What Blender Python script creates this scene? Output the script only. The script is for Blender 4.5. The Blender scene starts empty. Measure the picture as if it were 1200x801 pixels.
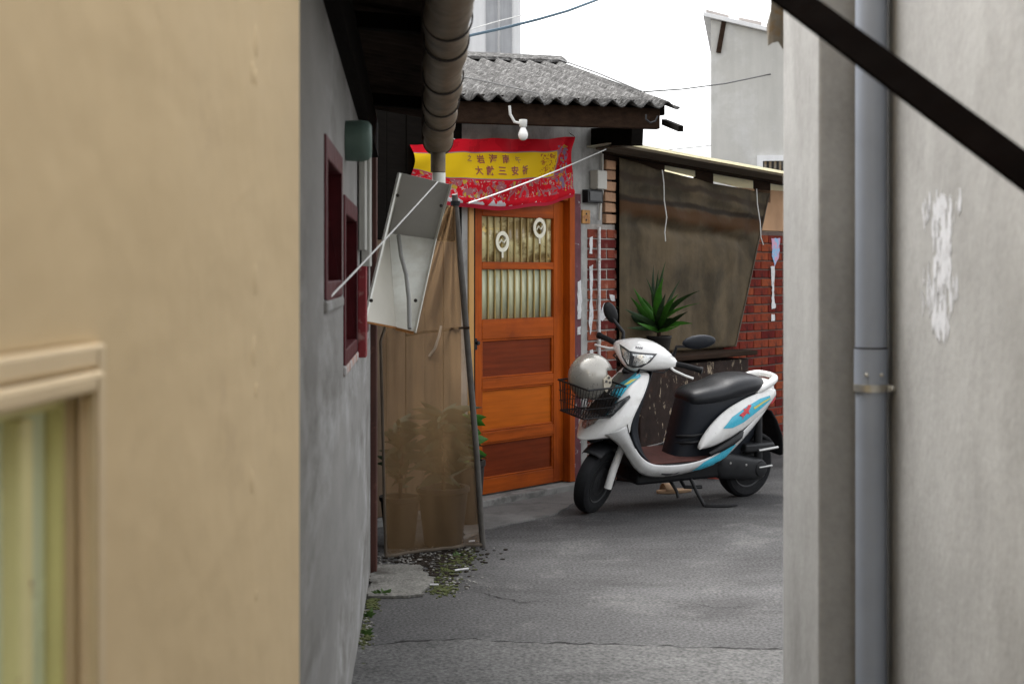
import bpy, bmesh, math, random
from mathutils import Vector, Matrix, noise
from mathutils.bvhtree import BVHTree
R = math.radians
rnd = random.Random(7)
SC = bpy.context.scene
COL = SC.collection

# ---------------------------------------------------------------- camera, sky, sun, exposure
FPX, EYE, HOR = 1667.0, 1.42, 318.0
cam = bpy.data.cameras.new('camera')
cam.sensor_width = 36.0; cam.lens = 36.0 * FPX / 1200.0
cam.shift_y = -(400.5 - HOR) / 1200.0
cam.clip_start = 0.05; cam.clip_end = 1000.0
cam.dof.use_dof = True; cam.dof.focus_distance = 8.7; cam.dof.aperture_fstop = 5.6
camo = bpy.data.objects.new('camera', cam); COL.objects.link(camo)
camo.location = (0, 0, EYE); camo.rotation_euler = (R(90), 0, 0)
SC.camera = camo

world = bpy.data.worlds.new('World'); SC.world = world; world.use_nodes = True
wn = world.node_tree.nodes; wl = world.node_tree.links
SUN_EL, SUN_AZ = 64.0, -38.0            # azimuth clockwise from +Y
sky = wn.new('ShaderNodeTexSky'); sky.sky_type = 'NISHITA'; sky.sun_disc = False
sky.sun_elevation = R(SUN_EL); sky.sun_rotation = R(SUN_AZ)
sky.air_density = 1.0; sky.dust_density = 4.0; sky.ozone_density = 1.0
hs = wn.new('ShaderNodeHueSaturation'); hs.inputs['Saturation'].default_value = 0.12
wl.new(sky.outputs[0], hs.inputs['Color'])
bg = wn['Background']; bg.inputs['Strength'].default_value = 0.15
wl.new(hs.outputs[0], bg.inputs['Color'])

sun = bpy.data.lights.new('sun', 'SUN'); sun.energy = 0.9; sun.angle = R(40); sun.color = (1, .97, .92)
suno = bpy.data.objects.new('sun', sun); COL.objects.link(suno)
sdir = Vector((math.sin(R(SUN_AZ)) * math.cos(R(SUN_EL)), math.cos(R(SUN_AZ)) * math.cos(R(SUN_EL)), math.sin(R(SUN_EL))))
suno.rotation_euler = sdir.to_track_quat('Z', 'Y').to_euler(); suno.location = sdir * 20

vs = SC.view_settings; vs.view_transform = 'Standard'; vs.look = 'None'; vs.exposure = 1.95; vs.gamma = 1.0
vs.use_curve_mapping = False

# ---------------------------------------------------------------- helpers
def tag(o, label=None, cat=None, group=None, kind=None):
    if label: o['label'] = label
    if cat: o['category'] = cat
    if group: o['group'] = group
    if kind: o['kind'] = kind
    return o
MW = {}
def root(name, label, cat, mtx=None, group=None):
    o = bpy.data.objects.new(name, None); COL.objects.link(o); o.empty_display_size = .1
    o.matrix_world = mtx or Matrix.Identity(4); MW[o.name] = (mtx or Matrix.Identity(4)).copy()
    return tag(o, label, cat, group)
def frame(x, y, dx, dy, z=0):
    l = math.hypot(dx, dy); dx /= l; dy /= l
    return Matrix(((dx, -dy, 0, x), (dy, dx, 0, y), (0, 0, 1, z), (0, 0, 0, 1)))
def P(px, py, Y): return Vector(((px - 600) / FPX * Y, Y, EYE - (py - HOR) / FPX * Y))
def G(px, py):
    Y = FPX * EYE / (py - HOR); return Vector(((px - 600) / FPX * Y, Y, 0))

class MB:
    def __init__(s): s.v = []; s.f = []
    def add(s, vs_, fs):
        b = len(s.v); s.v += [Vector(v) for v in vs_]; s.f += [tuple(b + i for i in f) for f in fs]; return s
    def box(s, x0, x1, y0, y1, z0, z1):
        return s.add([(x0,y0,z0),(x1,y0,z0),(x1,y1,z0),(x0,y1,z0),(x0,y0,z1),(x1,y0,z1),(x1,y1,z1),(x0,y1,z1)],
                     [(0,3,2,1),(4,5,6,7),(0,1,5,4),(1,2,6,5),(2,3,7,6),(3,0,4,7)])
    def bar(s, a, b, w, h, up=(0,0,1)):
        a, b = Vector(a), Vector(b); d = (b - a).normalized(); sd = d.cross(Vector(up)).normalized(); u = sd.cross(d).normalized()
        sd *= w / 2; u *= h / 2
        return s.add([a-sd-u,a+sd-u,b+sd-u,b-sd-u,a-sd+u,a+sd+u,b+sd+u,b-sd+u],
                     [(0,3,2,1),(4,5,6,7),(0,1,5,4),(1,2,6,5),(2,3,7,6),(3,0,4,7)])
    def rings(s, rings, caps=True, closed=True):
        n = len(rings[0]); b = len(s.v)
        for r in rings: s.v += [Vector(p) for p in r]
        for i in range(len(rings) - 1):
            for j in range(n if closed else n - 1):
                k = (j + 1) % n
                s.f.append((b+i*n+j, b+i*n+k, b+(i+1)*n+k, b+(i+1)*n+j))
        if caps and closed:
            s.f.append(tuple(b + j for j in range(n))[::-1]); e = b + (len(rings) - 1) * n
            s.f.append(tuple(e + j for j in range(n)))
        return s
    def tube(s, pts, r, n=8, caps=True):
        pts = [Vector(p) for p in pts]; rs = r if isinstance(r, (list, tuple)) else [r] * len(pts); out = []; u = None
        for i, p in enumerate(pts):
            d = (pts[min(i+1, len(pts)-1)] - pts[max(i-1, 0)]).normalized()
            if u is None:
                u = d.cross(Vector((0,0,1)) if abs(d.z) < .9 else Vector((1,0,0))).normalized()
            else: u = (u - d * u.dot(d)).normalized()
            w = d.cross(u)
            out.append([p + (u*math.cos(2*math.pi*k/n) + w*math.sin(2*math.pi*k/n)) * rs[i] for k in range(n)])
        return s.rings(out, caps)
    def lathe(s, prof, c=(0,0,0), axis='Z', n=20):
        out = []
        for r, h in prof:
            ring = []
            for k in range(n):
                a = 2*math.pi*k/n; x, y = r*math.cos(a), r*math.sin(a)
                p = (x, y, h) if axis == 'Z' else ((x, h, y) if axis == 'Y' else (h, x, y))
                ring.append(Vector(p) + Vector(c))
            out.append(ring)
        return s.rings(out, True)
    def prism(s, poly, a, b):     # poly in XZ, between y=a and y=b
        n = len(poly); bs = len(s.v)
        s.v += [Vector((x, a, z)) for x, z in poly] + [Vector((x, b, z)) for x, z in poly]
        s.f += [tuple(bs+i for i in range(n)), tuple(bs+n+i for i in range(n))[::-1]]
        s.f += [(bs+i, bs+n+i, bs+n+(i+1) % n, bs+(i+1) % n) for i in range(n)]
        return s
    def slab(s, poly, a, b):      # poly in XY, between z=a and z=b
        n = len(poly); bs = len(s.v)
        s.v += [Vector((x, y, a)) for x, y in poly] + [Vector((x, y, b)) for x, y in poly]
        s.f += [tuple(bs+i for i in range(n))[::-1], tuple(bs+n+i for i in range(n))]
        s.f += [(bs+i, bs+(i+1) % n, bs+n+(i+1) % n, bs+n+i) for i in range(n)]
        return s
    def mesh(s, name, m, smooth=None, bevel=0, seg=2, xf=None):
        me = bpy.data.meshes.new(name)
        vv = [xf @ v for v in s.v] if xf is not None else s.v
        me.from_pydata([tuple(v) for v in vv], [], s.f)
        bm = bmesh.new(); bm.from_mesh(me)
        if bevel:
            bmesh.ops.remove_doubles(bm, verts=bm.verts, dist=1e-5)
            bmesh.ops.bevel(bm, geom=[e for e in bm.edges if len(e.link_faces) == 2 and e.calc_face_angle(0) > .5],
                            offset=bevel, segments=seg, profile=.5, affect='EDGES', clamp_overlap=True)
        bmesh.ops.recalc_face_normals(bm, faces=bm.faces)
        bm.to_mesh(me); bm.free()
        if smooth is not None:
            for p in me.polygons: p.use_smooth = True
            me.set_sharp_from_angle(angle=R(smooth))
        if m: me.materials.append(m)
        return me
    def build(s, name, m, parent=None, smooth=None, bevel=0, seg=2, world=False, xf=None, loc=None, mods=()):
        if world and parent: xf = MW[parent.name].inverted()
        me = s.mesh(name, m, smooth, bevel, seg, xf)
        o = bpy.data.objects.new(name, me); COL.objects.link(o)
        if loc: o.location = loc
        if parent: o.parent = parent
        for k in mods:
            if k[0] == 'sub':
                md = o.modifiers.new('s', 'SUBSURF'); md.levels = md.render_levels = k[1]
            if k[0] == 'sol':
                md = o.modifiers.new('t', 'SOLIDIFY'); md.thickness = k[1]; md.offset = k[2] if len(k) > 2 else -1
        return o
def share(src, name, parent, loc=(0,0,0), rot=(0,0,0), mesh=None):
    o = bpy.data.objects.new(name, mesh or src.data); COL.objects.link(o); o.parent = parent; o.location = loc; o.rotation_euler = rot
    return o
def wall_grid(L0, L1, z0, z1, th, openings, topf=None):
    xs = sorted({L0, L1, *[a for o in openings for a in o[:2]]}); zs = sorted({z0, z1, *[a for o in openings for a in o[2:]]})
    # refine for gentle unevenness
    def fill(i, j):
        if i < 0 or j < 0 or i >= len(xs)-1 or j >= len(zs)-1: return False
        cx, cz = (xs[i]+xs[i+1])/2, (zs[j]+zs[j+1])/2
        return not any(o[0] < cx < o[1] and o[2] < cz < o[3] for o in openings)
    m = MB(); idx = {}
    def vtx(i, j, k):
        if (i,j,k) not in idx:
            z = zs[j]
            if topf and j == len(zs)-1: z = topf(xs[i])
            idx[(i,j,k)] = len(m.v); m.v.append(Vector((xs[i], th*k, z)))
        return idx[(i,j,k)]
    for i in range(len(xs)-1):
        for j in range(len(zs)-1):
            if not fill(i, j): continue
            m.f.append((vtx(i,j,0), vtx(i+1,j,0), vtx(i+1,j+1,0), vtx(i,j+1,0)))
            m.f.append((vtx(i,j,1), vtx(i,j+1,1), vtx(i+1,j+1,1), vtx(i+1,j,1)))
            if not fill(i-1,j): m.f.append((vtx(i,j,0), vtx(i,j+1,0), vtx(i,j+1,1), vtx(i,j,1)))
            if not fill(i+1,j): m.f.append((vtx(i+1,j,0), vtx(i+1,j,1), vtx(i+1,j+1,1), vtx(i+1,j+1,0)))
            if not fill(i,j-1): m.f.append((vtx(i,j,0), vtx(i,j,1), vtx(i+1,j,1), vtx(i+1,j,0)))
            if not fill(i,j+1): m.f.append((vtx(i,j+1,0), vtx(i+1,j+1,0), vtx(i+1,j+1,1), vtx(i,j+1,1)))
    return m
def blob(cx, cy, rx, ry, n=14, j=.25, seed=1):
    r = random.Random(seed); out = []
    for k in range(n):
        a = 2*math.pi*k/n; q = 1 + r.uniform(-j, j); out.append((cx + rx*q*math.cos(a), cy + ry*q*math.sin(a)))
    return out

# ---------------------------------------------------------------- materials
def mat(name, col, rough=.8, var=.12, scale=5., col2=None, c2scale=2., c2lo=.5, c2hi=.62, c2stretch=(1,1,1), streak=0., sscale=(9,9,.5),
        bump=.15, bscale=70., bump2=0., b2scale=6., metal=0., spec=.4, coat=0., fine=0., fscale=400., rand=0., randhue=0., translucent=0., transparent=0.,
        stretch=(1,1,1), emis=0., col3=None, c3scale=8., c3lo=.6, c3hi=.66, c3stretch=(1,1,1)):
    m = bpy.data.materials.new(name); m.use_nodes = True; N = m.node_tree.nodes; Lk = m.node_tree.links
    b = N['Principled BSDF']; tc = N.new('ShaderNodeTexCoord')
    def mp(sc):
        q = N.new('ShaderNodeMapping'); q.inputs['Scale'].default_value = sc; Lk.new(tc.outputs['Object'], q.inputs[0]); return q.outputs[0]
    def nz(vec, sc, det=5, rg=.6, dist=0.):
        q = N.new('ShaderNodeTexNoise'); q.inputs['Scale'].default_value = sc; q.inputs['Detail'].default_value = det
        q.inputs['Roughness'].default_value = rg; q.inputs['Distortion'].default_value = dist; Lk.new(vec, q.inputs['Vector']); return q.outputs['Fac']
    def ramp(fac, lo, hi, a=0., bb=1.):
        q = N.new('ShaderNodeMapRange'); q.inputs[1].default_value = lo; q.inputs[2].default_value = hi; q.inputs[3].default_value = a; q.inputs[4].default_value = bb
        Lk.new(fac, q.inputs[0]); return q.outputs[0]
    def mixc(fac, a, bb, mode='MIX'):
        q = N.new('ShaderNodeMix'); q.data_type = 'RGBA'; q.blend_type = mode
        if isinstance(fac, float): q.inputs[0].default_value = fac
        else: Lk.new(fac, q.inputs[0])
        for i, c in ((6, a), (7, bb)):
            if isinstance(c, tuple): q.inputs[i].default_value = (*c, 1)
            else: Lk.new(c, q.inputs[i])
        return q.outputs[2]
    base = mp(stretch)
    f = ramp(nz(base, scale), .3, .7, 1-var, 1+var)
    c = mixc(1., (col[0], col[1], col[2]), f, 'MULTIPLY')
    if col2: c = mixc(ramp(nz(mp(c2stretch), c2scale, 6, .65, .3), c2lo, c2hi), c, col2)
    if col3: c = mixc(ramp(nz(mp(c3stretch), c3scale, 6, .7, .2), c3lo, c3hi), c, col3)
    if streak: c = mixc(1., c, ramp(nz(mp(sscale), 1., 6, .65), .35, .65, 1-streak, 1+streak*.6), 'MULTIPLY')
    if fine: c = mixc(1., c, ramp(nz(mp((1,1,1)), fscale, 2, .5), .3, .7, 1-fine, 1+fine), 'MULTIPLY')
    if rand or randhue:
        oi = N.new('ShaderNodeObjectInfo')
        if rand: c = mixc(1., c, ramp(oi.outputs['Random'], 0, 1, 1-rand, 1+rand), 'MULTIPLY')
        if randhue:
            h = N.new('ShaderNodeHueSaturation'); Lk.new(c, h.inputs['Color'])
            Lk.new(ramp(oi.outputs['Random'], 0, 1, .5-randhue, .5+randhue), h.inputs['Hue']); c = h.outputs[0]
    Lk.new(c, b.inputs['Base Color'])
    b.inputs['Metallic'].default_value = metal; b.inputs['Specular IOR Level'].default_value = spec
    b.inputs['Coat Weight'].default_value = coat; b.inputs['Coat Roughness'].default_value = .08
    Lk.new(ramp(nz(base, scale*2.3), .3, .7, max(.02, rough-.08), min(1, rough+.08)), b.inputs['Roughness'])
    last = None
    if bump2:
        q = N.new('ShaderNodeBump'); q.inputs['Strength'].default_value = bump2; q.inputs['Distance'].default_value = .03; Lk.new(nz(base, b2scale, 3), q.inputs['Height']); last = q
    if bump:
        q = N.new('ShaderNodeBump'); q.inputs['Strength'].default_value = bump; q.inputs['Distance'].default_value = .006; Lk.new(nz(base, bscale, 4), q.inputs['Height'])
        if last: Lk.new(last.outputs[0], q.inputs['Normal'])
        last = q
    if last: Lk.new(last.outputs[0], b.inputs['Normal'])
    out = N['Material Output']; sh = b.outputs[0]
    if translucent:
        t = N.new('ShaderNodeBsdfTranslucent'); Lk.new(c, t.inputs[0]); x = N.new('ShaderNodeMixShader'); x.inputs[0].default_value = translucent
        Lk.new(sh, x.inputs[1]); Lk.new(t.outputs[0], x.inputs[2]); sh = x.outputs[0]
    if transparent:
        t = N.new('ShaderNodeBsdfTransparent'); x = N.new('ShaderNodeMixShader'); x.inputs[0].default_value = transparent
        Lk.new(c, t.inputs[0]) if False else None
        Lk.new(sh, x.inputs[1]); Lk.new(t.outputs[0], x.inputs[2]); sh = x.outputs[0]
    Lk.new(sh, out.inputs[0])
    return m
M = {}
M['asphalt'] = mat('asphalt', (.074,.073,.073), .92, .25, .9, col2=(.040,.039,.039), c2scale=.7, c2lo=.48, c2hi=.66, c2stretch=(.7,1.4,1), bump=.8, bscale=90, fine=.45, fscale=75, col3=(.115,.113,.11), c3scale=1.9, c3lo=.54, c3hi=.72, spec=.12)
M['patch'] = mat('patch', (.098,.097,.095), .92, .16, 2., col2=(.064,.063,.062), c2scale=1.7, c2lo=.5, c2hi=.7, bump=.9, bscale=90, fine=.45, fscale=75, spec=.15)
M['crack'] = mat('crack', (.022,.0215,.021), .95, .3, 20, bump=.2, spec=.05)
M['apron'] = mat('apron', (.135,.132,.127), .9, .2, 3., col2=(.085,.083,.08), c2scale=4, c2lo=.5, c2hi=.66, bump=.5, fine=.2, fscale=120)
M['slab'] = mat('slab', (.15,.146,.134), .92, .25, 5, col2=(.07,.066,.058), c2scale=7, c2lo=.50, c2hi=.64, bump=.7, fine=.35, fscale=90, spec=.15)
M['moss'] = mat('moss', (.055,.065,.014), .95, .5, 30, bump=.3)
M['grit'] = mat('grit', (.3,.29,.27), .9, .3, 30, rand=.3)
M['weed'] = mat('weed', (.05,.10,.02), .6, .3, 20, bump=0, translucent=.25)
M['beige'] = mat('beige', (.77,.605,.375), .78, .04, 1.6, col2=(.70,.545,.33), c2scale=1.2, c2lo=.42, c2hi=.76, bump=.1, bscale=45, bump2=.4, b2scale=3.2, spec=.12, col3=(.60,.45,.285), c3scale=3.0, c3lo=.60, c3hi=.85)
M['beige_trim'] = mat('beige_trim', (.76,.61,.40), .6, .06, 6, bump=.08, spec=.2)
M['cream'] = mat('cream', (.84,.78,.36), .5, .08, 6, bump=.05)
M['cream_rust'] = mat('cream_rust', (.84,.78,.40), .55, .08, 6, col2=(.28,.11,.03), c2scale=22, c2lo=.62, c2hi=.68, bump=.1)
M['green_glass'] = mat('green_glass', (.74,.82,.58), .25, .05, 3, bump=.02, spec=.5, col2=(.82,.85,.74), c2scale=2, c2stretch=(8,8,.4))
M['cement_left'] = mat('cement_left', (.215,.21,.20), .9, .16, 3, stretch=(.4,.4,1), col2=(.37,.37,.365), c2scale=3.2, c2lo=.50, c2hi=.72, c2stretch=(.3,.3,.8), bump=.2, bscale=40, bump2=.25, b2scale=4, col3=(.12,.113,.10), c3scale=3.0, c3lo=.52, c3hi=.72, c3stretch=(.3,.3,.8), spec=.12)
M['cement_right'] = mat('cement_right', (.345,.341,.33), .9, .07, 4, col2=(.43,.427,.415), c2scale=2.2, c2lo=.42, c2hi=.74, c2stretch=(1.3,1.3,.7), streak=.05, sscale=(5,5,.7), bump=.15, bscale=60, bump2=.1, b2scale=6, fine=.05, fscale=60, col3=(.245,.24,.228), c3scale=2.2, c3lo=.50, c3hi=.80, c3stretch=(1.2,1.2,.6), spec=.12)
M['cement_house'] = mat('cement_house', (.34,.335,.32), .9, .18, 6, col2=(.22,.215,.205), c2scale=5, c2lo=.48, c2hi=.65, streak=.15, bump=.35, bscale=60, spec=.15)
M['pale_paint'] = mat('pale_paint', (.66,.66,.66), .85, .04, 3, streak=.08, bump=.1)
M['grey_panel'] = mat('grey_panel', (.30,.305,.315), .85, .1, 3, streak=.2, bump=.1)
M['far_cement'] = mat('far_cement', (.45,.44,.41), .9, .08, 2, col2=(.53,.525,.505), c2scale=1.1, streak=.1, sscale=(4,4,.4), bump=.2, bscale=30)
M['pvc'] = mat('pvc', (.30,.335,.40), .45, .06, 6, streak=.08, bump=.03, spec=.4)
M['pvc_mark'] = mat('pvc_mark', (.03,.03,.035), .6, bump=0)
M['steel'] = mat('steel', (.55,.53,.48), .38, .12, 20, metal=.9, bump=.1)
M['dark_steel'] = mat('dark_steel', (.0022,.0012,.0008), .95, .3, 14, bump=.1, spec=.02)
M['rusty_sheet'] = mat('rusty_sheet', (.16,.14,.11), .6, .25, 12, col2=(.16,.10,.04), c2scale=18, bump=.2)
M['gutter'] = mat('gutter', (.17,.13,.085), .5, .2, 8, col2=(.09,.07,.05), c2scale=6, c2lo=.52, c2hi=.66, streak=.15, bump=.12, spec=.3)
M['band'] = mat('band', (.025,.02,.016), .7, .2, 20)
M['old_wood'] = mat('old_wood', (.026,.015,.0095), .9, .35, 5, stretch=(1,6,6), bump=.4, bscale=30, spec=.1)
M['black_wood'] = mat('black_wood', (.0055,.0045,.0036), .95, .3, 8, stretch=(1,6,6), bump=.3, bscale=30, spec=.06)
M['red_wood'] = mat('red_wood', (.055,.018,.012), .7, .3, 6, stretch=(4,4,.6), col2=(.12,.05,.035), c2scale=8, c2lo=.6, c2hi=.7, bump=.3)
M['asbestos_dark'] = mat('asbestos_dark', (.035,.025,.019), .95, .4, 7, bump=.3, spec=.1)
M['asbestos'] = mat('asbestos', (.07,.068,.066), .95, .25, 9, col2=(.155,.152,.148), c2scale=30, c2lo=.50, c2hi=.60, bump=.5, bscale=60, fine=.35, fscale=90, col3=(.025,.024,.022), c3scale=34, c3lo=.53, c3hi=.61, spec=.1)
M['maroon'] = mat('maroon', (.065,.006,.009), .55, .25, 10, bump=.1, col2=(.13,.02,.022), c2scale=14, c2lo=.6, c2hi=.7, spec=.15)
M['pink_red'] = mat('pink_red', (.20,.03,.035), .7, .25, 10, bump=.2, col2=(.3,.16,.15), c2scale=9, c2lo=.52, c2hi=.6, spec=.15)
M['dark_pane'] = mat('dark_pane', (.006,.004,.004), .15, .1, 4, bump=0, spec=.3)
M['pink_sill'] = mat('pink_sill', (.36,.22,.18), .9, .25, 8, col2=(.34,.33,.32), c2scale=9, c2lo=.45, c2hi=.55, bump=.5, spec=.15)
M['pale_board'] = mat('pale_board', (.36,.36,.33), .8, .15, 6, streak=.15, bump=.2)
M['green_cap'] = mat('green_cap', (.075,.12,.10), .6, .15, 8, bump=.1)
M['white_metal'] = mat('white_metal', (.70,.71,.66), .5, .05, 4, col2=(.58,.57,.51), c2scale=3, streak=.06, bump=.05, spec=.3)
M['tray_shaded'] = mat('tray_shaded', (.36,.35,.33), .6, .06, 4, bump=.08)  # white metal greyed, shade of the down-facing upper panel put into its colour
M['rust'] = mat('rust', (.24,.10,.025), .9, .4, 20, bump=.3)
M['rope'] = mat('rope', (.62,.62,.60), .8, .1, 40, bump=.2)
M['pole'] = mat('pole', (.085,.078,.07), .7, .3, 14, bump=.2)
M['mesh_tarp'] = mat('mesh_tarp', (.31,.20,.105), .75, .12, 2.2, streak=.12, sscale=(7,7,.2), col2=(.19,.12,.062), c2scale=1.3, c2lo=.40, c2hi=.74, bump=0, translucent=.6, transparent=.45, spec=.05)  # vertical streaks put the shading of the pleats into the cloth colour
M['mesh_hem'] = mat('mesh_hem', (.09,.07,.05), .8, .2, 10)
M['orange_wood'] = mat('orange_wood', (.36,.070,.006), .5, .16, 5, stretch=(6,6,.8), streak=.2, sscale=(40,40,1.2), bump=.08, spec=.12, col2=(.21,.036,.005), c2scale=2.2, c2lo=.5, c2hi=.7)
M['orange_wood_h'] = mat('orange_wood_h', (.36,.070,.006), .5, .16, 5, stretch=(.8,6,6), streak=.2, sscale=(1.2,40,40), bump=.08, spec=.12, col2=(.22,.038,.005), c2scale=2.2, c2lo=.5, c2hi=.7)
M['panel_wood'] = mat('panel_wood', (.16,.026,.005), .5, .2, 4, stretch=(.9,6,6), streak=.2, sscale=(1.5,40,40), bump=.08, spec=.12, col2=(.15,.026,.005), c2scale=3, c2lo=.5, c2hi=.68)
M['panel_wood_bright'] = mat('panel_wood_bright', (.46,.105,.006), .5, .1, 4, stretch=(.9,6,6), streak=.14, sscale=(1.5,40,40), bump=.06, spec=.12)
M['light_wood'] = mat('light_wood', (.48,.26,.075), .5, .12, 6, stretch=(6,6,.8), bump=.06)
M['fluted'] = mat('fluted', (.50,.50,.32), .16, .1, 3, bump=.03, spec=.4, col2=(.36,.39,.28), c2scale=2, c2stretch=(4,4,1), streak=.2, sscale=(26,26,.3))
M['fluted_up'] = mat('fluted_up', (.60,.53,.28), .14, .12, 3, bump=.03, spec=.4, col2=(.24,.18,.08), c2scale=3, c2lo=.5, c2hi=.6, c2stretch=(1.2,1,2.5), streak=.2, sscale=(26,26,.3), col3=(.8,.60,.22), c3scale=4, c3lo=.6, c3hi=.65, c3stretch=(1,1,3))
M['window_rod'] = mat('window_rod', (.30,.21,.06), .4, .15, 10, bump=0)
M['ring'] = mat('ring', (.78,.76,.62), .6, .05, 10, bump=0)
M['purple'] = mat('purple', (.11,.035,.045), .8, .3, 12, col2=(.42,.4,.4), c2scale=16, c2lo=.6, c2hi=.65, bump=.3)
M['step'] = mat('step', (.22,.217,.207), .9, .15, 6, col2=(.13,.127,.12), c2scale=7, bump=.4)
M['mortar'] = mat('mortar', (.30,.275,.25), .95, .2, 18, bump=.6, bscale=90)
M['mortar_dark'] = mat('mortar_dark', (.11,.075,.062), .95, .25, 18, bump=.6, bscale=90)
M['brick'] = mat('brick', (.165,.038,.026), .9, .25, 18, col2=(.25,.13,.10), c2scale=16, c2lo=.56, c2hi=.68, bump=.5, bscale=90, rand=.4, randhue=.012, spec=.1)
M['brick_red'] = mat('brick_red', (.15,.025,.014), .88, .28, 18, col2=(.075,.017,.012), c2scale=14, c2lo=.52, c2hi=.66, bump=.5, bscale=90, rand=.45, randhue=.012, spec=.1)
M['brick_pale'] = mat('brick_pale', (.40,.235,.14), .9, .2, 16, col2=(.3,.11,.06), c2scale=10, c2lo=.56, c2hi=.66, bump=.5, rand=.2)
M['paper'] = mat('paper', (.58,.575,.58), .85, .1, 20, col2=(.42,.42,.42), c2scale=30, c2lo=.55, c2hi=.62, bump=.3)
M['paper_white'] = mat('paper_white', (.60,.61,.635), .85, .06, 30, col2=(.48,.485,.50), c2scale=40, c2lo=.5, c2hi=.64, bump=0)
M['paper_blue'] = mat('paper_blue', (.55,.30,.42), .8, .1, 20, col2=(.25,.42,.62), c2scale=14, c2lo=.5, c2hi=.54, bump=.2)
M['ply'] = mat('ply', (.42,.25,.14), .85, .12, 5, streak=.12, bump=.1)
M['peeling'] = mat('peeling', (.022,.013,.010), .8, .35, 10, col2=(.30,.24,.17), c2scale=13, c2lo=.60, c2hi=.62, c2stretch=(1.8,1.8,.6), bump=.4, bscale=30, col3=(.05,.025,.016), c3scale=7, c3lo=.58, c3hi=.64, spec=.2)
M['tarp'] = mat('tarp', (.110,.083,.050), .7, .15, 2.4, streak=.2, sscale=(7,7,.35), bump=.15, bscale=45, bump2=.3, b2scale=6, spec=.12, col2=(.046,.037,.024), c2scale=1.4, c2lo=.46, c2hi=.64, translucent=.10)
def stain_band(m, t_a, z_a, t_b, z_b, wd, col, seed):
    N = m.node_tree.nodes; Lk = m.node_tree.links; b = N['Principled BSDF']; src = b.inputs['Base Color'].links[0].from_socket
    tc = N.new('ShaderNodeTexCoord'); sp_ = N.new('ShaderNodeSeparateXYZ'); Lk.new(tc.outputs['Object'], sp_.inputs[0])
    def mt(op, a, c):
        q = N.new('ShaderNodeMath'); q.operation = op
        for i, x in enumerate((a, c)):
            if isinstance(x, (int, float)): q.inputs[i].default_value = x
            else: Lk.new(x, q.inputs[i])
        return q.outputs[0]
    nz = N.new('ShaderNodeTexNoise'); nz.inputs['Scale'].default_value = 3.5; nz.inputs['Detail'].default_value = 6; nz.noise_dimensions = '4D'; nz.inputs['W'].default_value = seed
    Lk.new(tc.outputs['Object'], nz.inputs['Vector'])
    k = (z_b-z_a)/(t_b-t_a)
    d = mt('SUBTRACT', sp_.outputs[2], mt('ADD', mt('MULTIPLY', sp_.outputs[0], k), z_a-k*t_a))
    d = mt('ABSOLUTE', mt('ADD', d, mt('MULTIPLY', mt('SUBTRACT', nz.outputs['Fac'], .5), wd*2.4)), 0)
    r = N.new('ShaderNodeMapRange'); r.interpolation_type = 'SMOOTHSTEP'; r.inputs[1].default_value = wd*.25; r.inputs[2].default_value = wd; r.inputs[3].default_value = .92; r.inputs[4].default_value = 0.
    Lk.new(d, r.inputs[0]); x = N.new('ShaderNodeMix'); x.data_type = 'RGBA'; Lk.new(r.outputs[0], x.inputs[0]); Lk.new(src, x.inputs[6]); x.inputs[7].default_value = (*col, 1)
    for l in list(src.links):
        if l.to_node != x: Lk.new(x.outputs[2], l.to_socket)
stain_band(M['tarp'], 1.4, 1.85, 3.1, 1.77, .085, (.060,.027,.009), 1.)
stain_band(M['tarp'], 1.4, 1.92, 3.1, 1.83, .03, (.020,.014,.009), 2.)
stain_band(M['tarp'], 1.4, 2.08, 3.1, 1.93, .04, (.040,.028,.018), 3.)
M['tarp_fold'] = mat('tarp_fold', (.07,.030,.011), .65, .4, 5, stretch=(1,1,5), bump=.2, col2=(.022,.014,.010), c2scale=5, spec=.2)
M['clear_sheet'] = mat('clear_sheet', (.78,.75,.62), .5, .06, 6, bump=.05, translucent=.6)
M['leaf'] = mat('leaf', (.045,.16,.018), .45, .25, 14, bump=.05, translucent=.22, rand=.25)
M['leaf_dark'] = mat('leaf_dark', (.018,.042,.012), .55, .3, 14, bump=.05, translucent=.15, rand=.3)
M['pot'] = mat('pot', (.12,.055,.035), .8, .2, 8, bump=.2)
M['pot_dark'] = mat('pot_dark', (.016,.013,.011), .8, .2, 8, bump=.2)
M['soil'] = mat('soil', (.022,.017,.013), .95, .3, 30, spec=.1)
M['white_paint'] = mat('white_paint', (.70,.70,.685), .25, .04, 5, bump=0, spec=.5, coat=.5, col2=(.52,.51,.48), c2scale=6, c2lo=.52, c2hi=.75, col3=(.38,.36,.32), c3scale=28, c3lo=.66, c3hi=.74)
M['silver_paint'] = mat('silver_paint', (.50,.51,.51), .3, .05, 5, bump=0, spec=.5, coat=.4, metal=.25)
M['black_plastic'] = mat('black_plastic', (.006,.0063,.0075), 0.5, .15, 20, bump=.1, bscale=220, spec=.3)
M['blue_black'] = mat('blue_black', (.0085,.011,.016), 0.5, .15, 20, bump=.1, bscale=220, spec=.3)
M['vinyl'] = mat('vinyl', (.0075,.0085,.011), 0.38, .15, 20, bump=.1, bscale=220, spec=.3)
M['rubber'] = mat('rubber', (.006,.0065,.008), 0.75, .15, 20, bump=.1, bscale=220, spec=.3)
M['mat_red'] = mat('mat_red', (.075,.033,.028), .85, .2, 14, bump=.2, spec=.15)
M['alloy'] = mat('alloy', (.42,.42,.41), .4, .1, 20, metal=.8, bump=.05)
M['engine'] = mat('engine', (.025,.026,.028), .45, .2, 12, metal=.3, bump=.1, spec=.3)
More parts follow.
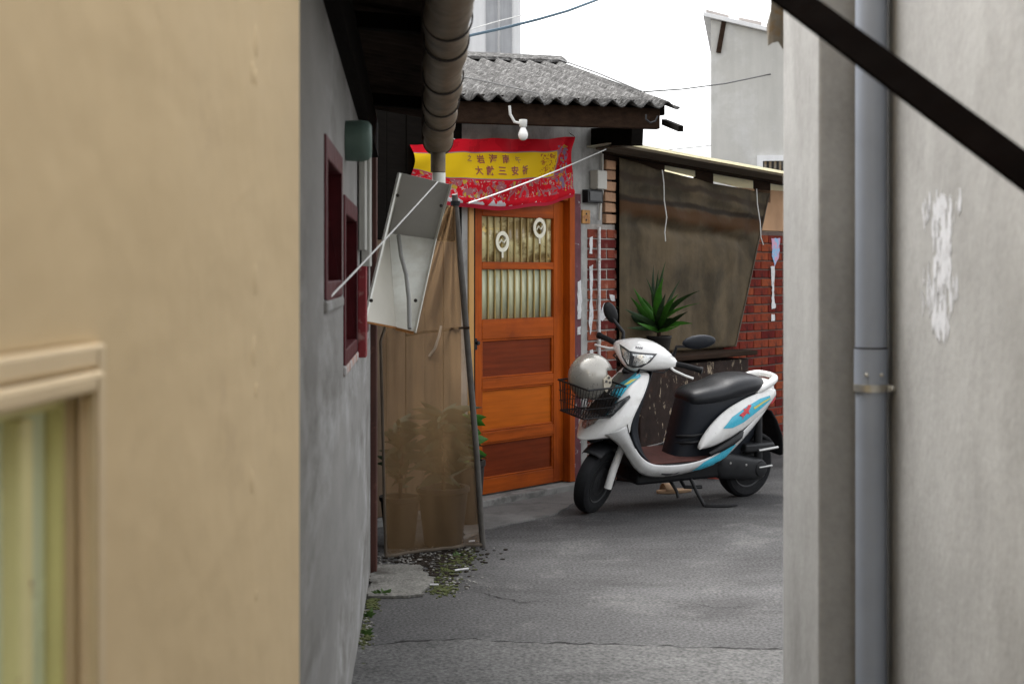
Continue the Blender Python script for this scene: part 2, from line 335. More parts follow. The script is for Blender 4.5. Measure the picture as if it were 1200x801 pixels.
M['lens'] = mat('lens', (.5,.51,.52), .12, .2, 60, bump=.1, spec=.8, metal=.7, col2=(.16,.165,.17), c2scale=60, c2lo=.5, c2hi=.56)
M['lens_bright'] = mat('lens_bright', (.75,.77,.77), .15, .15, 60, bump=.2, bscale=90, spec=.8, metal=.75, col2=(.3,.31,.31), c2scale=45, c2lo=.52, c2hi=.58)
M['smoke_lens'] = mat('smoke_lens', (.045,.047,.05), .15, .1, 20, bump=0, spec=.5)
M['cyan'] = mat('cyan', (.05,.40,.55), .3, .06, 10, bump=0, coat=.2)
M['teal'] = mat('teal', (.03,.20,.26), .25, .06, 10, bump=0, coat=.4)
M['decal_red'] = mat('decal_red', (.55,.04,.05), .3, .05, 10, bump=0)
M['decal_yellow'] = mat('decal_yellow', (.55,.50,.12), .3, .05, 10, bump=0)
M['decal_dark'] = mat('decal_dark', (.05,.05,.06), .3, .05, 10, bump=0)
M['red_part'] = mat('red_part', (.45,.03,.015), .5, .1, 10, bump=0)
M['helmet'] = mat('helmet', (.36,.345,.31), .3, .02, 3, bump=0, coat=.35, metal=.45)
M['helmet_dark'] = mat('helmet_dark', (.09,.085,.08), .7, .1, 10, bump=0)
M['cream_plate'] = mat('cream_plate', (.55,.50,.40), .45, .05, 10, bump=0)
M['basin'] = mat('basin', (.55,.10,.07), .5, .1, 10, bump=0)
M['slipper'] = mat('slipper', (.42,.28,.17), .8, .1, 10, bump=.1)
M['bulb'] = mat('bulb', (.80,.80,.78), .25, .03, 10, bump=0, spec=.6)
M['bulb_cap'] = mat('bulb_cap', (.55,.55,.53), .5, .05, 10, bump=0)
M['cable_blue'] = mat('cable_blue', (.06,.11,.15), .6, .1, 10, bump=0)
M['cable'] = mat('cable', (.05,.05,.05), .6, .1, 10, bump=0)
M['box_grey'] = mat('box_grey', (.45,.44,.40), .6, .08, 10, bump=.05)
M['tag_orange'] = mat('tag_orange', (.40,.20,.05), .6, .2, 16, col2=(.25,.1,.03), c2scale=20, bump=.1)
M['shadow_band'] = mat('shadow_band', (.22,.22,.21), .6, .1, 6, bump=0)
M['tray_side_shaded'] = mat('tray_side_shaded', (.46,.44,.38), .55, .06, 4, bump=.08)  # same white metal, shade of the side wall put into its colour
M['soffit_board'] = mat('soffit_board', (.10,.082,.062), .9, .3, 4, stretch=(.6,6,6), bump=.3, spec=.15)
M['brown_board'] = mat('brown_board', (.12,.085,.058), .9, .3, 4, stretch=(5,5,.6), bump=.3, spec=.1)
M['skirt_shaded_white'] = mat('skirt_shaded_white', (.55,.555,.55), .28, .05, 5, bump=0, spec=.5, coat=.4, col2=(.42,.415,.40), c2scale=6, c2lo=.5, c2hi=.75)  # body white greyed, shade on the low skirts put into the paint
M['char'] = mat('char', (.26,.055,.03), .6, .1, 10, bump=0)
M['lever'] = mat('lever', (.72,.72,.70), .3, .05, 10, bump=0)
M['dirty_brick'] = mat('dirty_brick', (.07,.03,.022), .9, .3, 12, bump=.4, spec=.1)
M['red_roof'] = mat('red_roof', (.55,.50,.47), .8, .15, 8, col2=(.30,.10,.07), c2scale=8, c2lo=.58, c2hi=.64)

# ---------------------------------------------------------------- ground
def asphalt_sheet():
    m = MB(); s = 150
    m.add([(-s,-s,0),(s,-s,0),(s,s,0),(-s,s,0)], [(0,1,2,3)])
    return tag(m.build('ground', M['asphalt']), 'grey asphalt of the narrow alley', None, None, 'structure')
ground = asphalt_sheet()
def jag(pts, amp, step, seed):
    r = random.Random(seed); out = []
    for a, b in zip(pts[:-1], pts[1:]):
        a, b = Vector(a[:2]), Vector(b[:2]); n = max(1, int((b-a).length/step)); d = (b-a).normalized(); nn = Vector((-d.y, d.x))
        for k in range(n): out.append(tuple(a + (b-a)*k/n + nn*r.uniform(-amp, amp)))
    out.append(tuple(pts[-1][:2])); return out
edge = [(-.72, 5.36)] + jag([G(440,757), G(490,752), G(555,750), G(600,754), G(652,755), G(760,758), G(922,763)], .012, .03, 3) + [(1.6, 5.22)]
m = MB().slab([(-.72, .3), (1.6, .3)] + edge[::-1], .0, .005)
o = m.build('concrete_patch', M['patch'], ground)
m = MB().slab([(e[0], e[1]-.004) for e in edge] + [(e[0]+.002*math.sin(i*3), e[1]+.012+.018*max(0,math.sin(i*.31))*abs(math.sin(i*1.1))+.008*math.cos(i*1.9)+.005*math.sin(i*5.3)) for i, e in enumerate(edge)][::-1], .0005, .004)
m.build('joint', M['crack'], ground)
def crack(pts, w, seed):
    c = jag(pts, .010, .014, seed); r = random.Random(seed); n = len(c)
    q_ = []
    for i, p in enumerate(c):
        q = w * r.uniform(.4, 1.2) * (1 - abs(2*i/(n-1)-1)**3 * .8); t_ = Vector(c[min(i+1,n-1)]) - Vector(c[max(i-1,0)]); nn = Vector((-t_.y, t_.x)).normalized()*q
        q_.append([(p[0]-nn.x, p[1]-nn.y, .004), (p[0]+nn.x, p[1]+nn.y, .004)])
    return MB().rings(q_, False, False)
crack([G(555,694), G(572,697), G(585,701), G(598,702), G(612,707), G(632,704), G(650,705)], .004, 5).build('crack', M['crack'], ground)
crack([G(775,705), G(800,709), G(815,708), G(840,713), G(870,711), G(890,716), G(925,718)], .0025, 6).build('crack', M['crack'], ground)
ap = [G(540,600), G(566,590), G(690,566), G(676,588), G(650,604), G(600,614), G(566,622), G(545,632)]
m = MB().slab(jag(ap + [ap[0]], .008, .05, 9)[:-1], .0, .008); m.build('concrete_apron', M['apron'], ground)
sl = [G(436,664), G(492,664), G(508,684), G(496,699), G(460,701), G(430,701)]
m = MB().slab(jag(sl + [sl[0]], .014, .03, 11)[:-1], .0, .014)
m.build('concrete_slab', M['slab'], ground, bevel=.003)
# ---------------------------------------------------------------- near-left beige house
bx0 = frame(-.498 + .06*.0, 0.0, .06, 1.0)
beige = root('beige_house', 'beige plastered house wall with a moulded cream window, nearest on the left', 'house', bx0)
kf = math.sqrt(1 + .06**2)
def BY(Y): return Y * kf
wj = BY(1.372); HEAD = 1.304
m = wall_grid(-9., BY(2.4), 0, 4.3, .25, [(wj-1.0, wj, .35, HEAD)])
m.build('wall', M['beige'], beige, bevel=.022, seg=4, smooth=40)
MB().box(-9., BY(2.395), .252, 3.5, 0, 4.3).build('wall', M['beige'], beige)
MB().box(-9.1, BY(2.43), -.03, 3.6, 4.302, 4.38).build('parapet_cap', M['beige_trim'], beige)
r_ = random.Random(4)
for k in range(14):
    zc = r_.uniform(.5, 2.4); xc = BY(r_.gauss(2.06,.02)); rr = r_.uniform(.006,.022)
    ring = [[(xc+rr*q*math.cos(a)*r_.uniform(.85,1.15), -h, zc+rr*q*1.4*math.sin(a)*r_.uniform(.85,1.15)) for a in [2*math.pi*j/9 for j in range(9)]] for q, h in ((1,-.001),(.75,.0006),(.4,.0016))]
    MB().rings(ring).build('plaster_lump', M['beige'], beige, smooth=80)
win = bpy.data.objects.new('window', None); COL.objects.link(win); win.parent = beige
# moulded trim, two steps
def trim_frame(w0, w1, out, x0, x1, z0, z1):
    m = MB()
    m.box(x0-w1, x0-w0, -out, 0, z0-w1, z1+w1); m.box(x1+w0, x1+w1, -out, 0, z0-w1, z1+w1)
    m.box(x0-w0, x1+w0, -out, 0, z1+w0, z1+w1); m.box(x0-w0, x1+w0, -out, 0, z0-w1, z0-w0); return m
trim_frame(.022, .045, .010, wj-1.0, wj, .35, HEAD).build('outer_moulding', M['beige_trim'], win, bevel=.004)
trim_frame(.0, .020, .018, wj-1.0, wj, .35, HEAD).build('inner_moulding', M['beige_trim'], win, bevel=.005)
m = MB(); x0, x1, z0, z1 = wj-1.0, wj, .35, HEAD
m.box(x0+.001, x0+.014, .014, .06, z0+.001, z1-.001); m.box(x1-.014, x1-.001, .014, .06, z0+.001, z1-.001)
m.box(x0+.014, x1-.014, .014, .06, z1-.014, z1-.001); m.box(x0+.014, x1-.014, .014, .06, z0+.001, z0+.014)
m.build('window_frame', M['cream'], win, bevel=.003)
MB().box(wj-.028, wj-.001, -.001, .029, .351, HEAD-.001).build('jamb_lining', M['cream'], win) if False else None
for k in range(5):
    xc = wj - .098 - k*.175
    MB().box(xc-.014, xc+.014, .012, .05, .366, HEAD-.016).build('mullion', M['cream_rust'], win, bevel=.004)
xs_ = [wj-.014] + [wj-.098-k*.175 for k in range(5)] + [wj-.986]
for k in range(6):
    MB().box(xs_[k+1]+.001, xs_[k]-.001, .030, .036, .366, HEAD-.016).build('glass_pane', M['green_glass'], win)
MB().box(wj-1.06, wj+.06, -.05, .03, .29, .3).build('sill', M['beige_trim'], win) if False else None

# ---------------------------------------------------------------- grey house on the left with eaves and gutter
LX = lambda Y: -.244 - .063*Y
lf = frame(LX(2.45), 2.45, -.063, 1.0)
grey = root('grey_house', 'weathered grey cement house on the left with maroon windows and dark eaves', 'house', lf)
def lx(px):     # local x on the wall for a pixel column
    k = (px-600)/FPX; return (-.244/(k+.063) - 2.45) * math.sqrt(1+.063**2)
W1 = (lx(380), lx(399), 1.35, 1.75); W2 = (lx(402.5), lx(417), 1.13, 1.645); W3 = (lx(424.5), lx(430.5), 1.16, 1.70)
m = wall_grid(.0, lx(434), 0, 2.35, .18, [W1, W2, W3])
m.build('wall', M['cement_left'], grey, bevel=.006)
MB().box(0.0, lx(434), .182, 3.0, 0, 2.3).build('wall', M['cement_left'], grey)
for W, mt, depth in ((W1, 'maroon', .03), (W2, 'maroon', .03), (W3, 'maroon', .03)):
    w = bpy.data.objects.new('window', None); COL.objects.link(w); w.parent = grey
    a, b, c, d = W; t = .045
    m = MB()
    m.box(a-.012, a+t, -.006, .06, c, d+.012); m.box(b-t, b+.012, -.006, .06, c, d+.012)
    m.box(a+t, b-t, -.006, .06, d-t, d+.012); m.box(a+t, b-t, -.006, .06, c, c+t)
    m.build('frame', M[mt], w, bevel=.004)
    MB().box((a+b)/2-.018, (a+b)/2+.018, .03, .06, c+t, d-t).build('mullion', M[mt], w, bevel=.003)
    MB().box(a+t, (a+b)/2-.018, .045, .051, c+t, d-t).build('glass_pane', M['dark_pane'], w)
    MB().box((a+b)/2+.018, b-t, .045, .051, c+t, d-t).build('glass_pane', M['dark_pane'], w)
    MB().box(a-.02, b+.02, -.010, .05, c-.035, c-.002).build('sill', M['pink_sill'] if W is W2 else M['cement_left'], w, bevel=.008)
# pale boards and a painted strip beyond the windows
for k, (p0, p1, zz0, zz1) in enumerate(((418.5, 421, 1.50, 1.93), (421.6, 424, 1.44, 1.93))):
    MB().box(lx(p0), lx(p1), -.03-.01*k, -.005, zz0, zz1).build('board', M['pale_board'], grey, bevel=.004)
MB().box(lx(418), lx(419.6), -.035, -.004, 1.10, 1.44).build('shutter_edge', M['pink_red'], grey, bevel=.004)
# green round vent cap
c = bpy.data.objects.new('vent_cap', None); COL.objects.link(c); c.parent = grey
vx = lx(404) ; 
MB().lathe([(.050, .0), (.064, -.001), (.066, -.05), (.062, -.072), (.05, -.082), (.0, -.084)], (vx+.05, 0, 1.835), 'Y', 24).build('cap', M['green_cap'], c, smooth=40)
# door post and dark return at the far end
pe = lx(434)
MB().box(pe+.002, pe+.11, -.03, .10, 0, 2.0).build('post', M['red_wood'], grey, bevel=.006)
MB().box(pe+.112, pe+.26, .03, .12, 0, 2.0).build('post', M['black_wood'], grey, bevel=.004)
MB().box(pe+.262, 5.9, .10, .25, 0, 2.0).build('side_door', M['black_wood'], grey, bevel=.004)
MB().box(5.902, 6.05, .02, .25, 0, 2.2).build('post', M['black_wood'], grey, bevel=.004)
# eave: wall plate, corrugated sheets, rafters
def gz(x): return 2.145 - .045*(x + 2.45 - 3.8)      # gutter centre height
XE = 4.12                                             # far end of eave
def corr(x0, x1, ya, yb, za, zb, pitch, amp, n=6, th=.007, seg=8):
    nx = int((x1-x0)/pitch*seg); rows = []
    for j in range(n+1):
        q = j/n; rows.append([(x0+(x1-x0)*i/nx, ya+(yb-ya)*q, (za(x0+(x1-x0)*i/nx) if callable(za) else za)*(1-q) + (zb(x0+(x1-x0)*i/nx) if callable(zb) else zb)*q + amp*math.cos(2*math.pi*(x0+(x1-x0)*i/nx)/pitch)) for i in range(nx+1)])
    return MB().rings(rows, False, False)
m = MB(); m.add([(0,-.04,gz(0)-.075),(XE,-.04,gz(XE)-.075),(XE,.05,gz(XE)-.075),(0,.05,gz(0)-.075),(0,-.04,gz(0)+.08),(XE,-.04,gz(XE)+.08),(XE,.05,gz(XE)+.08),(0,.05,gz(0)+.08)],
      [(0,3,2,1),(4,5,6,7),(0,1,5,4),(1,2,6,5),(2,3,7,6),(3,0,4,7)])
m.build('wall_plate', M['black_wood'], grey)
MB().bar((0.0,-.255,gz(0)+.055), (XE,-.255,gz(XE)+.055), .03, .09).build('fascia', M['old_wood'], grey)
for k in range(3):
    x = .5 + k*1.5
    MB().bar((x,-.24,gz(x)+.075), (x,.3,gz(x)+.115), .05, .05).build('rafter', M['black_wood'], grey)
for k in range(5):
    x0 = -.02 + k*.83
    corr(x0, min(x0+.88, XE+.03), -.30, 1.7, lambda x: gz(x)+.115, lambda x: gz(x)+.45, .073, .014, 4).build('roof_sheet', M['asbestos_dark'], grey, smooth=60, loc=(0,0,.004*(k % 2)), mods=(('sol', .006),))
gt = bpy.data.objects.new('gutter', None); COL.objects.link(gt); gt.parent = grey
GYo = -.315; gr = .066
rings = []
N_ = 40
for i in range(N_+1):
    x = -.02 + (XE-.04+.02)*i/N_; wob = .004*math.sin(i*.9)+.003*math.sin(i*2.1)
    r_ = gr*(1+.012*math.sin(i*1.3))
    rings.append([(x, GYo+wob+r_*math.cos(a), gz(x)+r_*math.sin(a)) for a in [R(172+196*k/16) for k in range(17)]])
MB().rings(rings, False, False).build('trough', M['gutter'], gt, smooth=60, mods=(('sol', .004),))
MB().lathe([(.0, 0), (.058, 0), (.067, -.004), (.067, -.05), (.064, -.052)], (XE-.02, GYo, gz(XE)), 'X', 20).build('end_cap', M['gutter'], gt, smooth=40)
for yy in (31, 56, 97, 125, 142, 172):
    # depth at which the gutter underside shows on this height
    Y = 4.2
    for _ in range(20): Y = (gz(Y-2.45)-.03-EYE)*FPX/(318-yy)
    x = Y-2.45; m = MB()
    m.rings([[(x+dx, GYo+rr*math.cos(a), gz(x)+rr*math.sin(a)) for a in [R(168+204*k/16) for k in range(17)]] for dx, rr in ((-.008, gr+.001), (-.007, gr+.006), (.007, gr+.006), (.008, gr+.001))], False, False)
    m.build('bracket_band', M['band'], gt, smooth=50)
dp = bpy.data.objects.new('downpipe', None); COL.objects.link(dp); dp.parent = grey
xo = XE-.075
MB().tube([(xo, GYo, gz(xo)-.05), (xo, GYo, gz(xo)-.15)], .034, 16).build('outlet', M['gutter'], dp, smooth=40)
MB().tube([(xo, GYo-.004, gz(xo)-.152), (xo+.004, GYo-.004, gz(xo)-.24)], .030, 16).build('pipe_end', M['white_metal'], dp, smooth=40)

# ---------------------------------------------------------------- the red-door house
hf = frame(-.18, 8.64, .654, .757)
house = root('red_door_house', 'small cement house with orange wooden door and corrugated roof', 'house', hf)
def tp(px):
    k = (px-600)/FPX; return (k*8.64+.18)/(.654-.757*k)
def zy(t, py): return EYE - (py-HOR)/FPX*(8.64+.757*t)
e_ = Vector((.957, .291, 0)); p_ = Vector((-.291, .957, 0)); E1 = P(537, 113, 8.2)
def roofz(x, y): return E1.z + .26*((Vector((x,y,0))-Vector((E1.x,E1.y,0))).dot(p_))
def fw(t, out=0.):
    v = hf @ Vector((t, -out, 0)); return v
def topf(t):
    v = fw(t); return roofz(v.x, v.y) - .09
DT0, DT1, DH = tp(548), tp(672), 1.93
wall_grid(-1.7, 1.2, 0, 2.5, .16, [(DT0, DT1+.073, -.5, DH), (-1.0, DT0-.06, -.5, DH)], topf).build('wall', M['cement_house'], house)
MB().box(1.04, 1.198, .162, 2.0, 0, 2.4).build('wall', M['cement_house'], house)
MB().box(-1.7, -1.54, .162, 2.0, 0, 2.3).build('wall', M['cement_house'], house)
MB().box(-1.7, 1.198, 2.002, 2.15, 0, 2.4).build('wall', M['cement_house'], house)
# door frame, leaf
MB().box(DT0+.001, tp(554), -.012, .13, .05, DH-.001).build('door_jamb', M['light_wood'], house, bevel=.004)
MB().box(tp(554)+.002, tp(557), .0, .12, .05, DH-.001).build('door_jamb', M['old_wood'], house)
MB().box(DT1-.055, DT1, -.015, .13, .05, DH-.001).build('door_jamb', M['orange_wood'], house, bevel=.004)
MB().box(DT1+.002, DT1+.071, -.008, .12, .0, DH-.001).build('door_jamb', M['purple'], house, bevel=.004)
MB().box(tp(557)+.002, DT1-.057, -.005, .12, DH-.05, DH-.002).build('door_head', M['orange_wood_h'], house, bevel=.003)
door = bpy.data.objects.new('door', None); COL.objects.link(door); door.parent = house
d0, d1 = tp(557)+.004, DT1-.059; s0, s1 = tp(570), tp(654)
y0, y1 = .035, .075
MB().box(d0, s0, y0, y1, .056, DH-.054).build('stile', M['orange_wood'], door, bevel=.004)
MB().box(s1, d1, y0, y1, .056, DH-.054).build('stile', M['orange_wood'], door, bevel=.004)
tm = .36
rails = [(zy(tm,580), zy(tm,556)), (zy(tm,514.5), zy(tm,502)), (zy(tm,453), zy(tm,441)), (zy(tm,396), zy(tm,373)), (zy(tm,315.5), zy(tm,307)), (1.76, DH-.054)]
rails[0] = (.056, rails[0][1])
for a, b in rails: MB().box(s0+.001, s1-.001, y0, y1, a, b).build('rail', M['orange_wood_h'], door, bevel=.004)
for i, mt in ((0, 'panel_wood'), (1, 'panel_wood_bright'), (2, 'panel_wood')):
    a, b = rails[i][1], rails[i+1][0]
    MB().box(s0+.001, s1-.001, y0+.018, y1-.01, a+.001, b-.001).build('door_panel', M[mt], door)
    m = MB()
    for (u0,u1,v0,v1) in ((s0+.001, s1-.001, a+.001, a+.012), (s0+.001, s1-.001, b-.012, b-.001), (s0+.001, s0+.012, a+.013, b-.013), (s1-.012, s1-.001, a+.013, b-.013)):
        m.box(u0, u1, y0+.006, y0+.0175, v0, v1)
    m.build('bead', M['orange_wood_h'], door, bevel=.003)
for i, mt in ((3, 'fluted'), (4, 'fluted_up')):
    a, b = rails[i][1], rails[i+1][0]; n = 88; sp = (s1-s0-.002)/n
    fl = MB().rings([[(s0+.001+sp*j, y0+.022-.004*abs(math.sin(math.pi*j/8)), z) for j in range(n+1)] for z in (a+.001, b-.001)], False, False)
    pane = fl.build('glass_pane', M[mt], door, smooth=40, mods=(('sol', .003),))
    rod = None
    for j in range(11):
        xx = s0 + .001 + sp*8*(j+.02)+.004
        if rod is None:
            rod = MB().box(-.005, .005, -.004, .004, 0, b-a-.004).build('window_rod', M['window_rod'], pane, loc=(xx, y0+.014, a+.002))
        else: share(rod, 'window_rod', pane, (xx, y0+.014, a+.002))
    if i == 4:
        for (px, py, r_) in ((593.5, 283, .062), (637, 267, .062)):
            t = tp(px); z = zy(t, py); q = []
            for k in range(28):
                an = 2*math.pi*k/28; q.append([(t+rr*math.cos(an), y0+.002-dy, z+rr*1.05*math.sin(an)) for rr, dy in ((r_*.62, 0), (r_*.62, .006), (r_, .006), (r_, 0))])
            MB().rings(q + [q[0]], False).build('ring_ornament', M['ring'], pane, smooth=40)
            MB().tube([(t-.03, y0-.001, z-.012), (t-.01, y0-.001, z+.012), (t+.012, y0-.001, z-.008), (t+.032, y0-.001, z+.014)], .006, 6).build('ring_ornament', M['ring'], pane, smooth=40)
            MB().box(t-.006, t+.008, y0-.004, y0+.002, z-r_*1.05-.035, z-r_*1.0).build('ring_ornament', M['ring'], pane)
lt = tp(561); lz = zy(0, 403)
MB().box(lt-.018, lt+.018, y0-.008, y0-.0005, lz-.035, lz+.035).build('lock_plate', M['black_plastic'], door, bevel=.002)
MB().lathe([(.0, -.03), (.012, -.029), (.014, -.02), (.008, -.009), (.008, 0)], (lt, y0-.008, lz+.008), 'Y', 12).build('door_knob', M['engine'], door, smooth=40)
# side leaf left of the door
sd = bpy.data.objects.new('side_panel', None); COL.objects.link(sd); sd.parent = house
a0, a1 = -.998, DT0-.062
m = MB(); m.box(a0, a0+.07, .04, .09, .05, DH-.002); m.box(a1-.02, a1, .04, .09, .05, DH-.002)
for z0, z1 in ((.05,.16), (.75,.83), (1.1, 1.14), (1.45,1.49), (DH-.08, DH-.002)): m.box(a0+.07, a1-.02, .04, .09, z0, z1)
m.build('frame', M['light_wood'], sd, bevel=.003)
for z0, z1 in ((.83,1.1), (1.14,1.45), (1.49,DH-.08)): MB().box(a0+.071, a1-.021, .06, .066, z0+.001, z1-.001).build('glass_pane', M['fluted_up'], sd)
MB().box(a0+.071, a1-.021, .055, .07, .161, .749).build('panel', M['panel_wood'], sd)
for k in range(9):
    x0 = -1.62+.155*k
    MB().box(x0, x0+.15, -.045+.004*(k % 2), -.012, 1.60, 2.36).build('added_board', M['black_wood'], house, bevel=.003)  # added black boards stand in for deep shade on this end of the facade
for k in range(9):
    x0 = -1.62+.155*k
    MB().box(x0, x0+.15, -.040+.004*(k % 2), -.012, .05, 1.596).build('added_board', M['brown_board'], house, bevel=.003)  # added brown boards give the see-through screen a lighter backdrop
# threshold
MB().box(-1.05, 1.0, -.075, .15, .0, .046).build('threshold', M['step'], house, bevel=.006)
# roof
def rw(u, s, dz=0): v = E1 + e_*u + p_*s; return Vector((v.x, v.y, E1.z + .26*s + dz))
ULEN = (P(795,123,8.6)-E1).dot(e_)
pitch = .118
for k, (u0, u1) in enumerate(((-1.25, -.40), (-.46, .46), (.40, ULEN))):
    nx = int((u1-u0)/pitch*10); rows = []
    for j in range(9):
        s = -.03*rnd.random()*(j == 0) + 2.12*j/8
        rows.append([rw(u0+(u1-u0)*i/nx, s, .021*math.cos(2*math.pi*(u0+(u1-u0)*i/nx)/pitch) + .005*(k % 2)) for i in range(nx+1)])
    MB().rings(rows, False, False).build('roof_sheet', M['asbestos'], house, smooth=60, world=True, mods=(('sol', .008),))
    rows = [[rw(u0+(u1-u0)*i/nx, 2.12+2.0*j/4, -.52*2.0*j/4 + .021*math.cos(2*math.pi*(u0+(u1-u0)*i/nx)/pitch) + .005*(k % 2)) for i in range(nx+1)] for j in range(5)]
    MB().rings(rows, False, False).build('roof_sheet', M['asbestos'], house, smooth=60, world=True, mods=(('sol', .008),))
rg = MB()
rings = []
for u in (-1.25, -.6, 0, .6, ULEN-.02):
    rings.append([rw(u, 2.12+ds, dz) for ds, dz in ((-.13, .012), (-.12, .032), (-.04, .045), (0, .05), (.04, .03), (.14, -.05), (.13, -.07), (0, .025), (-.11, .006))])
rg.rings(rings).build('ridge_cap', M['asbestos'], house, smooth=30, world=True)
# eave beam, rafters
b0, b1 = rw(-1.2, .10), rw(ULEN-.09, .10); 
MB().bar((b0.x,b0.y,2.348), (b1.x,b1.y,2.348), .06, .125).build('eave_beam', M['old_wood'], house, world=True, bevel=.005)
MB().bar(rw(-1.2, .165, -.05), rw(ULEN-.03, .165, -.05), .05, .085).build('eave_batten', M['black_wood'], house, world=True)
for u in (-.7, -.1, .5, 1.05):
    MB().bar(rw(u, .15, -.08), rw(u, 2.2, -.08), .06, .08).build('rafter', M['black_wood'], house, world=True)
MB().bar(P(778,143,8.75), P(798,151,8.35), .03, .035).build('rafter_tip', M['black_wood'], house, world=True)
MB().bar(P(684,161,9.6), P(747,160,9.15), .10, .115).build('purlin_end', M['black_wood'], house, world=True, bevel=.004)
# loose wire on the roof
MB().tube([rw(-.35, 1.9, .03), rw(-.05, 1.2, .03), rw(.3, .55, .03), rw(.5, .05, .03), rw(.52, -.02, -.03)], .004, 5).build('roof_wire', M['cable'], house, world=True)
MB().tube([rw(ULEN-.08, 2.2, .035), rw(ULEN-.07, 1.2, .035), rw(ULEN-.12, .3, .035)], .006, 5).build('roof_wire', M['cable'], house, world=True)
# hook under the eave
MB().tube([P(757,134,8.5), P(757,140,8.5), P(762,144,8.5), P(768,142,8.5), P(771,136,8.5)], .006, 6).build('hook', M['engine'], house, world=True)

# ---------------------------------------------------------------- brick pier and lean-to
lean = root('brick_leanto', 'red brick lean-to with a low tin and board roof right of the door', 'shed', hf)
VAR = {}
def brick_meshes(key, w, h, d, material, n=5):
    out = []
    for k in range(n):
        r = random.Random(hash((w, h, k)) & 0xffff); m = MB().box(0, w, -.010, d, 0, h)
        for v in m.v: v += Vector((r.uniform(-.003,.003), r.uniform(-.004,.002), r.uniform(-.0025,.0025)))
        out.append(m.mesh('brick', M[material], bevel=.004, seg=1))
    VAR[key] = out
def lay(part, t0, t1, z0, z1, key, material, bl=.205, bh=.058, j=.010, y=0., half_first=False):
    row = 0; z = z0; bhh = (bl-j)/2
    for key2, w in ((key+'f', bl), (key+'h', bhh)):
        if key2 not in VAR: brick_meshes(key2, w, bh, .03, material)
    while z + bh <= z1 + 1e-6:
        t = t0; first = (row % 2 == (1 if half_first else 0))
        while t < t1 - .04:
            w = bl
            if t == t0 and not first: w = bhh
            ky = key + ('f' if w == bl else 'h')
            if t + w > t1 + .002:
                w = t1 - t
                if w < .035: break
                ky = key + '%.3f' % w
                if ky not in VAR: brick_meshes(ky, w, bh, .03, material, 3)
            share(None, 'brick', part, (t, y + rnd.uniform(-.002, .003), z), (0, rnd.uniform(-.004,.004), 0), mesh=rnd.choice(VAR[ky]))
            t += w + j
        z += bh + j; row += 1
pier = MB().box(.99, 1.355, -.003, .16, 0, 1.735).build('brick_pier', M['mortar'], lean)
lay(pier, 1.035, 1.352, .012, 1.73, 'a', 'brick')
MB().box(.965, 1.03, -.006, .011, .0, 1.735).build('plaster_edge', M['cement_house'], lean, bevel=.006)
up = MB().box(1.215, 1.335, .02, .16, 1.737, 2.24).build('brick_pier', M['mortar_dark'], lean)
MB().box(1.338, 1.42, -.006, .16, .84, 2.14).build('post', M['black_wood'], lean)
brick_meshes('p', .115, .062, .03, 'brick_pale')
z = 1.745; k = 0
while z < 2.13:
    share(None, 'brick', up, (1.222+rnd.uniform(-.006,.006), -.004, z), (0, rnd.uniform(-.03,.03), 0), mesh=VAR['p'][k % 5]); z += .073; k += 1
rw_part = MB().box(2.70, 4.35, .0, .2, 0, 1.735).build('brick_wall', M['mortar_dark'], lean)
lay(rw_part, 2.703, 4.345, .012, 1.735, 'b', 'brick_red')
MB().box(2.75, 4.35, .0, .05, 1.74, 2.06).build('board', M['ply'], lean, bevel=.003)
MB().box(1.357, 2.698, .02, .2, 0, .80).build('low_wall', M['peeling'], lean)
MB().box(1.36, 2.74, -.20, .015, .0, .775).build('counter', M['peeling'], lean, bevel=.01)
MB().box(1.357, 2.80, -.24, .16, .80, .835).build('ledge', M['old_wood'], lean, bevel=.006)
MB().box(1.36, 4.3, 1.1, 1.15, 0, 2.1).build('back_wall', M['cement_house'], lean)
MB().box(4.2, 4.35, .202, 1.099, 0, 2.0).build('end_wall', M['cement_house'], lean)
# lean-to roof
def az(t): return 2.235 - .041*(t-1.3)
def tarp_top(t): return 2.19 - .0827*(t-1.335)
RT0, RT1 = 1.05, 4.5
def tilt(mb, t0, t1, ya, yb, dz0, dz1, rise=-.05):
    vs_ = []
    for dz in (dz0, dz1):
        for (t, y) in ((t0,ya),(t1,ya),(t1,yb),(t0,yb)): vs_.append((t, y, az(t) + rise*y + dz))
    mb.add(vs_, [(0,3,2,1),(4,5,6,7),(0,1,5,4),(1,2,6,5),(2,3,7,6),(3,0,4,7)]); return mb
tilt(MB(), RT0, RT1, -.27, -.19, -.028, -.010).build('board', M['soffit_board'], lean)
tilt(MB(), RT0, RT1, -.185, -.06, -.024, -.010).build('board', M['soffit_board'], lean)
tilt(MB(), 1.22, RT1, -.055, .06, -.030, -.010).build('board', M['old_wood'], lean)
tb = [1.22, tp(779), tp(816), tp(836), tp(884), tp(903), tp(935), RT1]
for k in range(0, len(tb)-1, 2):
    p0, p1 = tb[k], tb[k+1]
    MB().prism([(p0, tarp_top(p0)-.06), (p1, tarp_top(p1)-.06), (p1, az(p1)-.033), (p0, az(p0)-.033)], .0, .025).build('board', M['old_wood'], lean)
for k in range(1, len(tb)-1, 2):
    p0, p1 = tb[k]+.002, tb[k+1]-.002
    MB().prism([(p0, tarp_top(p0)+.004), (p1, tarp_top(p1)+.004), (p1, az(p1)-.036), (p0, az(p0)-.036)], .008, .012).build('sky_gap_fill', M['clear_sheet'], lean)  # added pale panes stand in for bright sky seen through open gaps
tilt(MB(), RT0-.02, RT1, -.29, .04, -.006, .005).build('roof_sheet', M['clear_sheet'], lean)
tilt(MB(), RT0+.16, RT1, .02, 1.18, .007, .012, .10).build('roof_sheet', M['clear_sheet'], lean)
